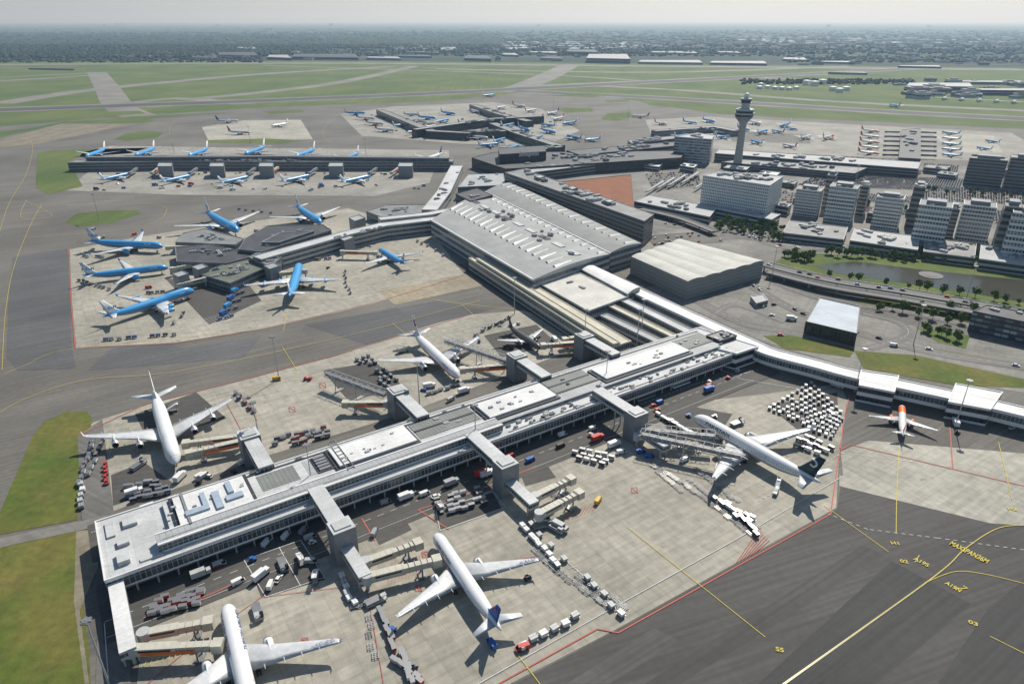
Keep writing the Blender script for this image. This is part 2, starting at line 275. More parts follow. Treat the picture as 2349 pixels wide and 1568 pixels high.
for p in ([(420,1150),(520,1120),(600,1150),(480,1190)],[(1000,1170),(1130,1130),(1150,1165),(1010,1215)],[(845,1205),(920,1180),(945,1215),(870,1250)],[(1185,1065),(1245,1052),(1275,1095),(1205,1115)],[(560,1270),(700,1225),(745,1330),(600,1370)],[(310,950),(450,900),(520,960),(340,1010)],[(255,1090),(330,1060),(400,1110),(260,1160)],[(380,640),(560,640),(600,690),(480,745)],[(1520,920),(1680,950),(1640,1010),(1530,990)],[(1110,770),(1230,745),(1280,790),(1150,820)],[(1760,930),(1920,900),(1925,980),(1860,1010)],[(740,850),(860,830),(930,890),(800,920)]): sheet('asphalt_patch',p,.25,ASD)
sheet('pavement',[(1060,420),(1500,378),(1750,372),(2349,385),(3000,430),(3200,640),(2349,598),(1830,560),(1700,600),(1480,590),(1440,550),(1200,440)],.13,PAV)
sheet('pavement',[(1560,640),(1760,640),(1960,720),(2349,800),(2600,860),(2349,900),(1975,850),(1740,780),(1480,660)],.13,PAV)
# service roads by the pier
O=G(240,1333,10).xy;ea=V((math.cos(ANG),math.sin(ANG)));en=V((-ea.y,ea.x))
def PL(a,b): return O+ea*a+en*b
def loc(x,y,z):
    d=G(x,y,z).xy-O;return d.dot(ea),d.dot(en)
def strip(n,a0,b0,a1,b1,lv,mt):
    m=M();ZC[0]+=.001;z=lv+ZC[0];m.add([(*PL(a0,b0),z),(*PL(a1,b0),z),(*PL(a1,b1),z),(*PL(a0,b1),z)],[[0,1,2,3]]);o=ob(n,m.mesh(n,[mt]));o['kind']='structure'
strip('service_road',-4,-20,352,12,.28,asphalt('lane_asphalt',(.08,.076,.069),33.4,50,8));strip('service_road',-4,26,330,52,.28,asphalt('lane_asphalt_back',(.095,.09,.08),33.4,50,8))
line('lane_marking',None,.25,WL,.4,dash=3,pts=[PL(-3,-9),PL(340,-9)]);line('lane_marking',None,.2,WL,.4,pts=[PL(-3,-17),PL(330,-17)]);line('lane_marking',None,.25,WL,.4,dash=3,pts=[PL(-3,46),PL(320,46)])
rd([(-200,1300),(0,1246),(185,1206),(245,1192)],6.5,PAV,.26,'service_road')
# markings
Y=[[(1790,1575),(2140,1325),(2215,1258),(2290,1212),(2360,1206)],[(2120,1338),(2190,1312),(2260,1318),(2360,1342)],[(2055,1225),(2057,1120),(2063,1015)],[(1440,1210),(1755,1462)],[(1890,1160),(2038,1267)],[(1190,1505),(1250,1585)],
   [(-20,600),(20,470),(60,400),(75,340),(60,320),(0,318)],[(-20,960),(60,915),(200,872),(420,850),(800,770),(1100,690)],[(10,860),(60,838),(170,800),(560,760)],[(900,742),(940,775)],[(648,797),(682,852)],[(1060,700),(1100,735)],[(5,850),(15,700),(40,590),(90,480),(120,470),(300,468),(600,455),(860,458)],[(400,350),(390,290),(420,270)],[(2270,1460),(2360,1505)],[(2320,1145),(2290,1015)],[(0,480),(200,462),(360,470),(380,490),(340,515),(200,535),(60,545)],[(60,460),(50,500),(120,495),(60,462)],[(850,655),(1010,690),(1180,710)],
   [(650,760),(665,690)],[(1340,660),(1420,720)],[(420,262),(700,250),(1100,238),(1300,232),(1600,272),(2349,305)],[(760,330),(740,300),(780,260)],[(1480,330),(1380,300),(1300,275)]]
for p in Y: line('taxi_line',p,.26 if p is not Y[0] else .3,YL,.42,sm=len(p)>2)
line('taxi_line_edge',Y[0],.6,BKP,.4,sm=True)
for p in ([(1120,1582),(1370,1443),(1418,1452),(1690,1300),(1905,1180),(1915,1110),(1925,1035),(1950,1020),(2360,1118)],[(158,570),(163,690),(173,800)],[(330,1418),(480,1365),(560,1330)],[(180,1000),(340,925),(560,870),(770,815),(1080,722)],[(175,798),(400,788),(600,755),(860,695),(1065,632)],[(2185,1075),(2175,930),(2168,900)],[(860,1240),(830,1190)],[(1230,1070),(1110,1120),(960,1170),(1030,1215)],[(1950,900),(1935,960),(1928,1030)]): line('stand_boundary',p,.5,RL,.4)
for p in ([(500,1440),(600,1370),(840,1340),(880,1568)],[(1100,1300),(1260,1270)],[(560,910),(590,965)],[(520,925),(560,1000)],[(340,1568),(420,1500),(560,1480)]): line('stand_line',p,.25,RL,.4)
for p in ([(1075,1582),(1400,1398),(1690,1237),(1925,1098)],[(1265,1290),(1400,1405)],[(1290,1280),(1425,1395)],[(560,1285),(690,1240),(745,1325),(610,1370),(560,1285)],[(640,1255),(690,1345)],[(240,1430),(250,1568)],[(1000,1172),(1130,1128),(1160,1165),(1010,1218),(1000,1172)],[(1420,740),(1700,870),(1900,905)]): line('white_line',p,.3,WL,.4)
for p in ([(2349,1262),(2150,1235),(1990,1215),(1900,1180)],[(1740,1150),(1930,1040),(2100,1060)],[(1450,935),(1600,880),(1740,850)]): line('dashed_line',p,.3,WL,.4,dash=1.5)
for k in range(6): line('hatch_marking',[(1690+k*8,1290-k*4),(1740+k*5,1215+k*5)],.25,RL,.4)
for k in range(9): line('hatch_marking',[(1300+k*9,1175-k*3),(1285+k*9,1200-k*3)],.18,RL,.4)
for k in range(10): line('hatch_marking',[(1280+k*12,1285+k*10),(1300+k*12,1278+k*10)],.2,WL,.4)
for k in range(10): line('hatch_marking',[(330+k*14,1530-k*4),(350+k*14,1490-k*3)],.2,YL,.4);line('hatch_marking',[(900+k*8,1290-k*2),(890+k*8,1340-k*2)],.15,RL,.4)
for k in range(12): line('hatch_marking',[(975+k*6,555+k*4),(985+k*6,548+k*4)],.25,WL,.4);line('hatch_marking',[(420+k*7,745-k*2),(440+k*7,755-k*2)],.2,WL,.4)
for s,a,b,h in (('MAXSPAN36M',(2176,1250),(2262,1294),3.2),('A19S',(2093,1284),(2127,1302),2.2),('A19N',(2165,1340),(2200,1360),2.2),('H1',(2045,1250),(2063,1251),1.8),('H2',(2312,1170),(2334,1173),2),('S5',(1779,1494),(1798,1498),1.8),('02',(2065,1291),(2084,1294),1.8),('03',(2220,1430),(2242,1438),1.8)): gtext(s,a,b,YL,h)
for p in ([(2108,1275),(2098,1290),(2106,1288)],[(2190,1352),(2218,1350),(2208,1344)]): line('arrow_marking',p,.35,YL,.43)
for x,y in ((1280,1143),(975,1272),(1455,1125),(960,1350),(700,1470),(670,940),(740,885)): line('stand_number_box',[(x-7,y-6),(x+6,y-7),(x+8,y+5),(x-5,y+6)],.3,RL,.4,close=True);line('stand_number_box',[(x-7,y-6),(x+8,y+5)],.3,RL,.4)
# ---------------- main pier
def prect(x1,y1,x2,y2,z):
    a,b=loc(x1,y1,z);c,d=loc(x2,y2,z);return [PL(a,b),PL(c,b),PL(c,d),PL(a,d)]
pr=lambda a0,b0,a1,b1:[PL(a0,b0),PL(a1,b0),PL(a1,b1),PL(a0,b1)]
PE,PP,PLc=bld('pier_terminal','long white-roofed gate pier with glazed concourse beside aircraft stands','terminal building',pr(0,0,346,38),10,4.3,WH,WR,bands=[(5.2,8.9)],win=GL,hv=10,px=False,hs=1)
def pchild(name,P,z0,z1,mats,mt=None,win=None):
    m=M();P=ccw(P);m.prism(P,z0,z1,0,1 if len(mats)>1 else 0);o=ob(name,m.mesh(name,mats,PLc),PE)
    if win:
        m=M();m.prism(off(P,.06),win[0],win[1],0);ob('window',m.mesh('window',[win[2]],PLc),PE)
    return o
pchild('ground_floor',pr(4,4,342,34),0,4.3,[GR],win=(1.2,3.4,GLD))
for k in range(49):
    for b in (1.2,36.8):
        p=PL(2+k*7,b);m=M();m.cyl(p.x,p.y,.35,.35,0,4.3,8);ob('column',m.mesh('column',[LGW],PLc),PE)
a0,b0=loc(362,1250,14);a1,b1=loc(1135,958,14)
pchild('gallery',pr(a0,b0,a1,b1),10,14,[WH,LG],win=(10.8,13.4,GL));pchild('roof_edge',pr(a0,b0-.3,a1,b0+.7),14,14.25,[WH]);pchild('roof_edge',pr(a0,b1-.7,a1,b1),14,14.25,[WH]);pchild('dark_gutter',pr(a0+2,b0+2.2,a1-2,b0+2.6),14,14.12,[GR])
pchild('gallery',pr(24,b1,335,34),10.05,12,[WH,WR],win=(10.6,11.6,GLD))
pchild('gallery',pr(a1,9,330,16),10.05,12.2,[WH,LG],win=(10.6,11.6,GLD));pchild('dark_gutter',pr(a1,16,335,16.8),12,12.6,[DK]);pchild('dark_gutter',pr(26,31.6,335,32.4),12,12.3,[DK])
BLK=[(415,1205,555,1090),(780,1068,925,975),(1125,957,1237,878),(1392,868,1545,785)];AB=[]
for q in BLK:
    P=prect(*q,14);A_=loc(q[0],q[1],14);B_=loc(q[2],q[3],14);AB.append((A_[0],B_[0],A_[1],B_[1]));pchild('rooflight_block',off(ccw(P),1.6),12,12.9,[DK,DK]);pchild('rooflight_block',P,12.9,14,[WH,WR2])
    c=(P[0]+P[2])/2
    for k in range(9):
        w=c+ea*U(-16,16)+en*U(-4,4);m=M();m.box(-1,-.6,0,1,.6,.6);ob('roof_hatch',m.mesh('roof_hatch',[LGW if k%3 else GR]),PE,Matrix.Translation((w.x-PLc[0],w.y-PLc[1],14-PLc[2]))@Matrix.Rotation(ANG,4,'Z')@Matrix.Scale(U(.5,1.1),4))
for i in range(3):
    s=AB[i][1]+3;f=AB[i+1][0]-3
    if i!=0:
        pchild('inset_roof_panel',pr(s,17.5,f,23.5),12,12.25,[GG,GG]);pchild('inset_roof_panel',pr(s,25,f,31),12,12.35,[GG,GG]);pchild('dark_gutter',pr(s,23.7,f,24.9),12,12.5,[DK])
    else: pchild('inset_roof_panel',pr(s+22,18,f,30),12,12.12,[LG,LG]);pchild('inset_roof_panel',pr(s+2,18,s+18,30),12,12.12,[GG,GG])
pchild('inset_roof_panel',pr(AB[3][1]+3,18,334,30),12,12.2,[GG,GG]);pchild('inset_roof_panel',pr(a1+2,2,332,2.5),10.05,10.4,[GR])
p=AB[1];pchild('dark_recess',pr(p[0]-9,17.5,p[0]-1.8,30),12,12.5,[DK])
for k in range(5): pchild('cooling_unit',pr(p[0]-8,18+k*2.4,p[0]-3,19.6+k*2.4),12.5,13.3,[GR])
p=AB[0]
for (x0,y0,x1,y1) in ((.1,.2,.35,.35),(.35,.2,.42,.8),(.5,.1,.6,.7),(.66,.25,.9,.42),(.72,.5,.8,.9)): pchild('roof_duct',pr(p[0]+(p[1]-p[0])*x0,p[2]+(p[3]-p[2])*y0,p[0]+(p[1]-p[0])*x1,p[2]+(p[3]-p[2])*y1),14,14.9,[DUCT])
pchild('duct',pr(p[0]+3,p[2]-1,p[0]+4,p[3]+1),14.05,14.5,[GR])
for a,b,c,d,h in ((5,5,9,12,2),(6,16,10,20,1.5),(3,24,6,34,.8),(12,3,20,5,.6),(9,27,14,33,1.4)): pchild('roof_plant',pr(a,b,c,d),10.05,10.05+h,[LGW,WR])
m=M()
for b in (17.2,33.5,.8,37.2):
    zz=10.6 if b in(.8,37.2) else 12
    m.bar((*PL(26,b),zz+.9),(*PL(334,b),zz+.9),.09)
    for k in range(62):
        p=PL(26+k*5,b);m.bar((*p,zz),(*p,zz+.9),.07)
ob('guard_rail',m.mesh('guard_rail',[LGW],PLc),PE)
m=M()
for a in (95,98):
    m.bar((*PL(a,10),14.3),(*PL(a,36),14.3),.25)
    for k in range(9): m.bar((*PL(95,11+k*3),14.3),(*PL(98,11+k*3),14.3),.18);m.bar((*PL(a,11+k*3),14.3),(*PL(a,11+k*3),12),.18)
ob('roof_gantry',m.mesh('roof_gantry',[GR],PLc),PE)
for k in range(96):
    if k<60: a=U(a1+4,335);b=U(1.5,8);z=10.05
    else:
        a=U(30,330);b=U(32.8,33.4) if k%2 else U(18,30);z=12.05
        if z>12 and any(q[0]-2<a<q[1]+2 for q in AB): continue
    ob('ventilation_unit',HVM[R()<.35],PE,Matrix.Translation((*(PL(a,b)-V(PLc[:2])),z-4.3))@Matrix.Rotation(ANG,4,'Z')@Matrix.Diagonal((U(.4,1.3),U(.4,1.),U(.4,1.),1)))
# ---------------- gate towers, jet bridges
def gatelink(a,side):
    b0,bt,b1,b2=(6,-20,-28,-46) if side<0 else (32,57,66,70)
    L=(*PL(a,bt),0);e=thing('gate_tower','grey gate lift tower with enclosed link bridge to the pier','gate tower',L,group='gate towers along the pier')
    def pc(n,P,z0,z1,ms,w=None):
        m=M();P=ccw(P);m.prism(P,z0,z1,0,len(ms)-1);ob(n,m.mesh(n,ms,L),e)
        if w:
            m=M();m.prism(off(P,.05),*w,0);ob('window',m.mesh('window',[GL],L),e)
    hw=3.3;pc('link_bridge',pr(a-hw,min(b0,bt),a+hw,max(b0,bt)),10.6,14.6,[LGW,WR],(12,13.8));pc('tower',pr(a-4.4,min(bt,b1),a+4.4,max(bt,b1)),0,15.6,[GR,WR])
    if side<0: pc('tunnel',pr(a-2.4,b2,a+2.4,b1),4.6,8,[LGW,WR],(5.8,7.0))
    for b in ((bt+b0)/2-4,b2+2):
        for s in (-2,2):
            if side<0 or b>40: m=M();m.cyl(*PL(a+s,b),.35,.35,0,4.7 if b==b2+2 else 10.6,8);ob('support_column',m.mesh('support_column',[LGW],L),e)
    m=M();P=pr(a-3.2,min(bt,b1)+1.5,a+3.2,max(bt,b1)-1.5);m.prism(ccw(P),15.6,16.1,0);ob('roof_hatch',m.mesh('roof_hatch',[LGW],L),e)
for a,s in ((79,-1),(154,-1),(231,-1),(66,1),(142,1),(217,1),(267,1)): gatelink(a,s)
L=(*PL(3,-17),0);e=thing('link_bridge','white enclosed link tunnel on columns beside the pier end','gate bridge',L)
m=M();m.prism(ccw(pr(.5,-35,5.5,0)),4.6,8.2,0,1);ob('tunnel',m.mesh('tunnel',[LGW,WR2],L),e);m=M();m.prism(off(ccw(pr(.5,-35,5.5,0)),.05),5.8,7.2,0);ob('window',m.mesh('window',[GL],L),e)
for b in (-10,-22,-33):
    for s in (1,5): m=M();m.cyl(*PL(s,b),.3,.3,0,4.6,8);ob('support_column',m.mesh('support_column',[LGW],L),e)
def jb(p0,p1,ad=False,z=6.,w=3.,simple=False,mt=None):
    A=G(*p0,z).xy;B=G(*p1,z).xy;d=B-A;L=d.length;rz=math.atan2(d.y,d.x);mt=mt or CR
    e=thing('jet_bridge',('cream' if mt is CR else 'grey')+' telescopic passenger boarding bridge on wheels'+(' with orange advert panel' if ad else ''),'boarding bridge',(A.x,A.y,0),rz,group='passenger boarding bridges')
    m=M();m.box(0,-w/2,z-1.6,L*.5,w/2,z+1.4,0);m.box(L*.5,-w/2+.3,z-1.5,L-2,w/2-.3,z+1.1,0);ob('tunnel',m.mesh('tunnel',[mt]),e)
    m=M();m.box(L-3.4,-w/2-.4,z-1.9,L,w/2+.4,z+1.5);ob('cab',m.mesh('cab',[mt]),e)
    if not simple:
        m=M();m.cyl(0,0,2.1,2.1,z-1.9,z+1.7,14);m.cyl(0,0,.6,.6,0,z-1.9,8);ob('rotunda',m.mesh('rotunda',[LGW]),e)
        m=M();x=L*.72
        for s in (-1,1): m.box(x-.3,s*(w/2+.3)-.2,.6,x+.3,s*(w/2+.3)+.2,z-1.2);m.wheel(x-.7,s*1.3,.5,.4);m.wheel(x+.7,s*1.3,.5,.4)
        m.box(x-1.2,-w/2-.5,.5,x+1.2,w/2+.5,.9);ob('wheel_bogie',m.mesh('wheel_bogie',[ST_]),e)
        m=M()
        for k in range(int(L/2.4)): m.box(k*2.4+1,-w/2-.06,z-1.6,k*2.4+1.15,w/2+.06,z+1.46)
        ob('rib',m.mesh('rib',[LGW]),e)
        m=M();m.box(L*.1,-w/2-.08,z+.1,L*.45,w/2+.08,z+.8);ob('window',m.mesh('window',[DG]),e)
    if ad: m=M();m.box(L*.12,-w/2-.1,z-1.3,L*.7,w/2+.1,z-.1);ob('advert_panel',m.mesh('advert_panel',[OR]),e)
for q in (((842,1325),(1012,1282)),((838,1290),(968,1243)),((1237,1180),(1335,1128)),((1228,1140),(1316,1096)),((300,1490),(512,1478),1),((330,1455),(490,1425)),((1462,1000),(1600,1000)),
          ((548,1003),(418,1018)),((560,1012),(425,1042),1),((890,925),(785,925),1),((1175,838),(1055,848),1),((1330,787),(1240,793),1),
          ((785,578),(866,580),1),((470,563),(380,568),1),((478,600),(390,618)),((470,640),(405,655)),((700,622),(640,628)),((1325,775),(1290,780))): jb(*q)
for x in (262,400,533,675,812): jb((x+52,386),(x+34,398),0,simple=True,mt=GR);jb((x+105,384),(x+85,397),1,simple=True)
for k in range(6):
    y=303+k*10.5;jb((2064,y),(2030-k,y-1),simple=True,mt=GR,w=2.4);jb((2113,y),(2148,y+1),simple=True,mt=GR,w=2.4)
def truss(p0,p1,z=9,lab='white steel lattice boarding bridge spanning over the wing'):
    A=G(*p0,z).xy;B=G(*p1,z).xy;d=B-A;L=d.length;e=thing('truss_bridge',lab,'boarding bridge',(A.x,A.y,0),math.atan2(d.y,d.x),group='lattice boarding bridges')
    m=M();n=int(L/4)
    for y in (-2,2):
        for h in (z-1.5,z+2.2): m.bar((0,y,h),(L,y,h),.24)
        for k in range(n): x=k*L/n;x2=x+L/n;m.bar((x,y,z-1.5),(x,y,z+2.2),.14);m.bar((x,y,z-1.5 if k%2 else z+2.2),(x2,y,z+2.2 if k%2 else z-1.5),.13)
    for k in range(n+1): x=k*L/n;m.bar((x,-2,z+2.2),(x,2,z+2.2),.12)
    ob('lattice',m.mesh('lattice',[LGW]),e);m=M();m.box(.5,-1.2,z-1.3,L,1.2,z+.6,0);ob('tunnel',m.mesh('tunnel',[GR]),e)
    for x in (L*.45,L*.8):
        m=M()
        for y in (-2.4,2.4): m.bar((x,y,0),(x,y,z+1),.35)
        m.bar((x,-2.4,.5),(x,2.4,z),.18);m.box(x-1,-2.8,.2,x+1,2.8,.8)
        ob('support_frame',m.mesh('support_frame',[LGW]),e)
for q in (((885,905),(748,855)),((1165,828),(1022,780)),((1470,995),(1700,1045)),((1480,985),(1640,1000))): truss(*q)
# ---------------- terminal and other buildings
TR4=[(988,505),(1222,642),(1400,582),(1112,440)]
e,P,L=bld('terminal_hall','large departures hall with curved ribbed grey metal roof','terminal building',TR4,17,0,LGW,LG,fl=3,win=GL,flat=False)
RI=2.6
P4=wpts(TR4,17);vault(e,L,P4,17,RI,[roofmat('ribbed_metal_roof',(.31,.32,.31),3,200,.04,.18,29,dk=.55),LGW],14)
A,B,C,D=P4
def wedge(par,LL,p,q,w,z1,z2,hh,ms):
    m=M();m.add([(*(p-w),z1),(*(p+w),z1),(*(q+w*.25),z2+.1),(*(q-w*.25),z2+.1),(*p,z1+hh),(*q,z2+.5)],[[0,1,4],[1,2,5,4],[0,4,5,3],[2,3,5]]);ob('skylight',m.mesh('skylight',ms,LL),par)
z=lambda u:17+RI*math.sin(math.pi*u)
for k in range(19):
    t=(k+.5)/19;a=A.lerp(B,t);b=D.lerp(C,t);w=(B-A).normalized()*2.9
    wedge(e,L,a.lerp(b,.30),a.lerp(b,.52),w,z(.3)-.2,z(.52),1.7,[LGW if k%2 else WH]);wedge(e,L,a.lerp(b,.88),a.lerp(b,.99),w*.8,z(.88)-.2,z(.99),1.5,[WH])
for k in range(9):
    t=.08+k*.105;p=A.lerp(B,t).lerp(D.lerp(C,t),.66);m=M();m.box(-7,-2.6,0,7,2.6,1.,0,1);ob('skylight_strip',m.mesh('skylight_strip',[LGW,WR if k%3 else DK]),e,Matrix.Translation((p.x-L[0],p.y-L[1],z(.66)-.3))@Matrix.Rotation(rad(-61),4,'Z'))
for k in range(16):
    t=U(.05,.95);p=A.lerp(B,t).lerp(D.lerp(C,t),U(.56,.76));ob('ventilation_unit',HVM[k%2],e,Matrix.Translation((p.x-L[0],p.y-L[1],z(.66)-.1))@Matrix.Rotation(rad(-61),4,'Z')@Matrix.Scale(U(1,2),4))
for p,q in ((A,B),(D,C)): m=M();m.bar((*p,17.3),(*q,17.3),1.2);ob('eaves',m.mesh('eaves',[WH],L),e)
W4=[(1114,438),(1402,579),(1472,558),(1172,418)]
e,P,L=bld('terminal_wing','lower terminal wing with curved grey roof and white fins','terminal building',W4,16,roof=GG,fl=3,flat=False)
q4=wpts(W4,16);vault(e,L,q4,16,2.,[roofmat('wing_ribbed_roof',(.22,.23,.22),3,200,.04,.18,29,dk=.6),LGW],8);A,B,C,D=q4
for k in range(22):
    t=(k+.5)/22;a=A.lerp(B,t);b=D.lerp(C,t);wedge(e,L,a.lerp(b,.55),a.lerp(b,.95),(B-A).normalized()*2.4,17.8,16.4,1.4,[WH if k%2 else LGW])
bld('office_block','long dark office slab with strip windows behind the hall','office building',[(1158,396),(1200,388),(1500,492),(1478,508)],24,0,GR,MG,fl=6,win=winmat('slab_windows',(.16,.155,.14),(.02,.022,.025),(.05,.055,.06),3,4,.3),hv=20,hs=3)
for x,y in ((1225,404),(1300,430),(1385,460)): bld('stair_tower','low lift housing above the office slab','office building',[(x,y),(x+14,y-3),(x+26,y+1),(x+12,y+5)],27,24.6,GR,LG)
bld('roof_deck','terracotta orange-brown gridded roof deck beside the office slab','roof deck',[(1282,418),(1448,401),(1455,482),(1400,470)],9,wall=DK,roof=TC,fl=2)
bld('baggage_hall','long low building with beige ribbed metal roof','terminal building',[(1075,592),(1110,586),(1448,783),(1397,799)],10,roof=BG,wall=CR,fl=2)
corr('roof_ridge','narrow cream ridge roof running along the low building','roof ridge',[(1098,592),(1415,788)],5,12,10.6,wall=CR,roof=BG)
line('rail_trench',[(1062,605),(1200,690),(1370,800)],14,ASX,.3)
for k in range(4): line('rail_track',[(1058+k*4,606-k),(1196+k*4,691-k),(1366+k*4,801-k)],.3,ST_,.4)
bld('transfer_building','flat light-roofed building between the terminal and pier','terminal building',[(1232,648),(1332,627),(1442,680),(1350,714)],11,roof=roofmat('cream_roof',(.52,.51,.46),4,60,.03,.12,-56,dk=.75),fl=2,hv=2)
e,P,L=bld('connector_hall','pale gently vaulted connector hall above the corridor','terminal building',[(1328,614),(1352,604),(1468,658),(1440,674)],13,fl=2,flat=False);vault(e,L,wpts([(1328,614),(1440,674),(1468,658),(1352,604)],13),13,1.1,[WR2,LGW],8)
corr('connector_corridor','long elevated white-roofed walkway corridor with glazed sides','walkway',[(1445,660),(1600,731),(1720,786),(1770,808),(1870,834),(1975,862),(2200,910),(2420,962)],11,9.5,3,sm=True,wall=WH,roof=WR2,bands=[(5.2,8.4)])
corr('connector_corridor','narrow white-roofed corridor with a stepped roof','walkway',[(1420,682),(1592,766)],7,9.5,0,wall=LGW,roof=WR,fl=2);corr('connector_corridor','narrow parallel grey-roofed corridor','walkway',[(1385,722),(1530,792)],6,8.5,0,wall=LGW,roof=LG,fl=2);corr('connector_corridor','narrow parallel cream-roofed corridor','walkway',[(1400,700),(1560,778)],5,9,0,wall=CR,roof=BG,fl=2)
for p,z in (([(1975,850),(2062,862),(2052,900),(1970,884)],9.9),([(2192,880),(2300,900),(2272,940),(2175,922)],9.9)):
    bld('gate_lounge','white-roofed gate lounge with dark glazing','terminal building',p,z,wall=WH,roof=WR2,fl=2,win=GLD,hv=0)
bld('terminal_wing','white-roofed pier end building with plant','terminal building',[(1545,772),(1600,752),(1740,795),(1690,812)],10.8,wall=WH,roof=WR,fl=2,win=GLD,hv=14,hs=1.2)
bld('rooftop_plant','dark louvred plant room on a terminal roof','terminal building',[(1620,770),(1655,758),(1690,770),(1650,783)],13,10,wall=DK,roof=MG,hv=5)
e,P,L=bld('parking_building','beige-white hall with gently waved roof and grey slatted walls','parking garage',[(1448,588),(1562,548),(1752,598),(1578,645)],15,wall=GR,fl=5,win=winmat('slats',(.33,.33,.30),(.17,.17,.16),(.2,.2,.18),40,1.,.3,.6),flat=False)
vault(e,L,wpts([(1448,588),(1578,645),(1752,598),(1562,548)],15),15,1.,[roofmat('wave_roof',(.46,.46,.41),1.6,90,.03,.1,-29,dk=.8),LGW],8,5)
bld('bus_hall','blue-grey flat roofed hall with dark glass walls','hall',[(1880,683),(1973,704),(1966,766),(1848,738)],9,wall=DK,roof=roofmat('bluegrey_roof',(.42,.47,.52),2.2,90,.03,.1,20),fl=1,win=GLD)
bld('office_block','dark glass office with blue and white panels','office building',[(2232,714),(2262,700),(2450,735),(2440,758)],14,wall=DK,roof=DR,fl=4,win=GLP,hv=3)
bld('gatehouse','small white gatehouse on a traffic island','gatehouse',[(1722,680),(1750,675),(1762,689),(1735,696)],4,wall=LGW,roof=LG,fl=1)
e,P,L=bld('hotel','white slab hotel with rows of square windows','hotel',[(1613,403),(1652,394),(1797,405),(1766,426)],38,0,WH,LG,fl=12,win=winmat('hotel_windows',(.74,.74,.72),(.05,.06,.07),(.12,.14,.15),2.,50,.5),hv=18,hs=3)
bld('hotel_wing','white lower hotel base with dark glass','hotel',[(1640,478),(1660,470),(1790,492),(1770,504)],9,0,WH,LG,fl=2,win=GLD,hv=4)
def tower(x,y,w,d,z,wall=WH,win=GL2,fl=9,rz=-32,label='white banded glass office tower on a white podium'):
    c=G(x,y).xy;ex=V((math.cos(rad(rz)),math.sin(rad(rz))))*w/2;ey=V((-ex.y,ex.x)).normalized()*d/2
    e,P,L=bld('office_tower',label,'office building',[c-ex-ey,c+ex-ey,c+ex+ey,c-ex+ey],z,0,wall,MG,fl=fl,win=win,px=False,hv=5,hs=2,group='office towers of the business park')
    m=M();m.box(-w*.3,-d*.25,0,w*.3,d*.25,3.5);ob('roof_plant',m.mesh('roof_plant',[GR]),e,Matrix.Translation((0,0,z+.05))@Matrix.Rotation(rad(rz),4,'Z'))
for x,y,w,d,z in ((1848,492,24,20,28),(1922,505,26,22,36),(2028,522,24,22,32),(2122,565,26,24,40),(2225,548,26,24,34),(2335,600,30,26,44)): tower(x,y,w,d,z)
for x,y,w,d,z in ((1895,478,8,20,38),(1972,492,8,22,32),(2088,520,10,22,42),(2172,545,8,22,30),(2288,585,12,26,46)): tower(x,y,w,d,z,GR,GLD,8,label='dark grey slab office tower')
for x,y,w,d,z in ((2250,425,40,24,34),(2335,432,34,26,38)): tower(x,y,w,d,z,GR,GLD,9,label='dark office tower beside the car park')
for p,z,rf in (([(1795,534),(1812,506),(1945,522),(1935,550)],8,MG),([(1950,552),(1960,524),(2110,543),(2105,574)],9,LG),([(2118,577),(2122,545),(2240,560),(2236,592)],8,MG),([(2246,594),(2250,562),(2400,580),(2400,615)],9,LG)):
    bld('podium','flat grey podium roof linking the office towers','office building',p,z,wall=LGW,roof=rf,fl=2,win=GLD,hv=12,hs=2.2)
bld('podium','white canopy roof in front of the plaza','canopy',[(1455,462),(1490,448),(1645,476),(1628,498)],9,roof=LG,fl=2,win=GLD,hv=9,hs=2.5)
for x,y in ((1480,440),(1505,432),(1530,426),(1560,420),(1590,432)): bld('canopy','narrow white canopy over the plaza walkway','canopy',[(x,y),(x+8,y-2),(x+48,y-26),(x+40,y-26)],5,4.2,wall=LGW,roof=LG)
for x0,y0,w,z in ((1660,385,60,9),(1740,398,50,7),(1690,405,40,5),(2010,372,70,8),(2120,384,60,8),(2150,398,50,6),(1780,470,36,10),(2350,500,60,14),(1560,380,40,8),(1470,378,50,7),(1790,418,40,6),(2220,402,60,7),(1990,488,40,9),(2080,480,36,8),(2150,500,40,8),(1820,455,30,6),(2280,388,60,9)):
    bld('service_building','low flat-roofed grey building by the car parks','office building',[(x0,y0),(x0+10,y0-6),(x0+w,y0-2),(x0+w-8,y0+5)],z,wall=LGW if R()<.5 else GR,roof=[WR2,LG,MG][int(x0)%3],fl=2,win=GLD,hv=3,hs=2)
bld('airport_terminal','dark long terminal roof complex','terminal building',[(1082,362),(1130,350),(1572,346),(1562,362),(1160,388)],14,wall=DK,roof=DR,fl=3,win=GLD,hv=30,hs=3)
e,P,L=bld('terminal_block','black rooftop block carrying white lettering','terminal building',[(1143,340),(1250,334),(1253,348),(1146,355)],26,12,DK,DR)
a=V((*wpts([(1190,352)],26)[0],20.5));b=V((*wpts([(1246,349)],26)[0],20.5));d=b-a;a=a+V((d.y,-d.x,0)).normalized()*1.2-V((0,1.5,0));ob('sign_lettering',textmesh('Schiphol',WH,d.length*.8,None,.02),e,fm(a-V(L),d,(0,0,1)))
bld('office_block','pale blue glass office behind the terminal','office building',[(1548,314),(1600,305),(1638,311),(1633,320)],36,0,LGW,LG,fl=9,win=GLP,hv=4,hs=3)
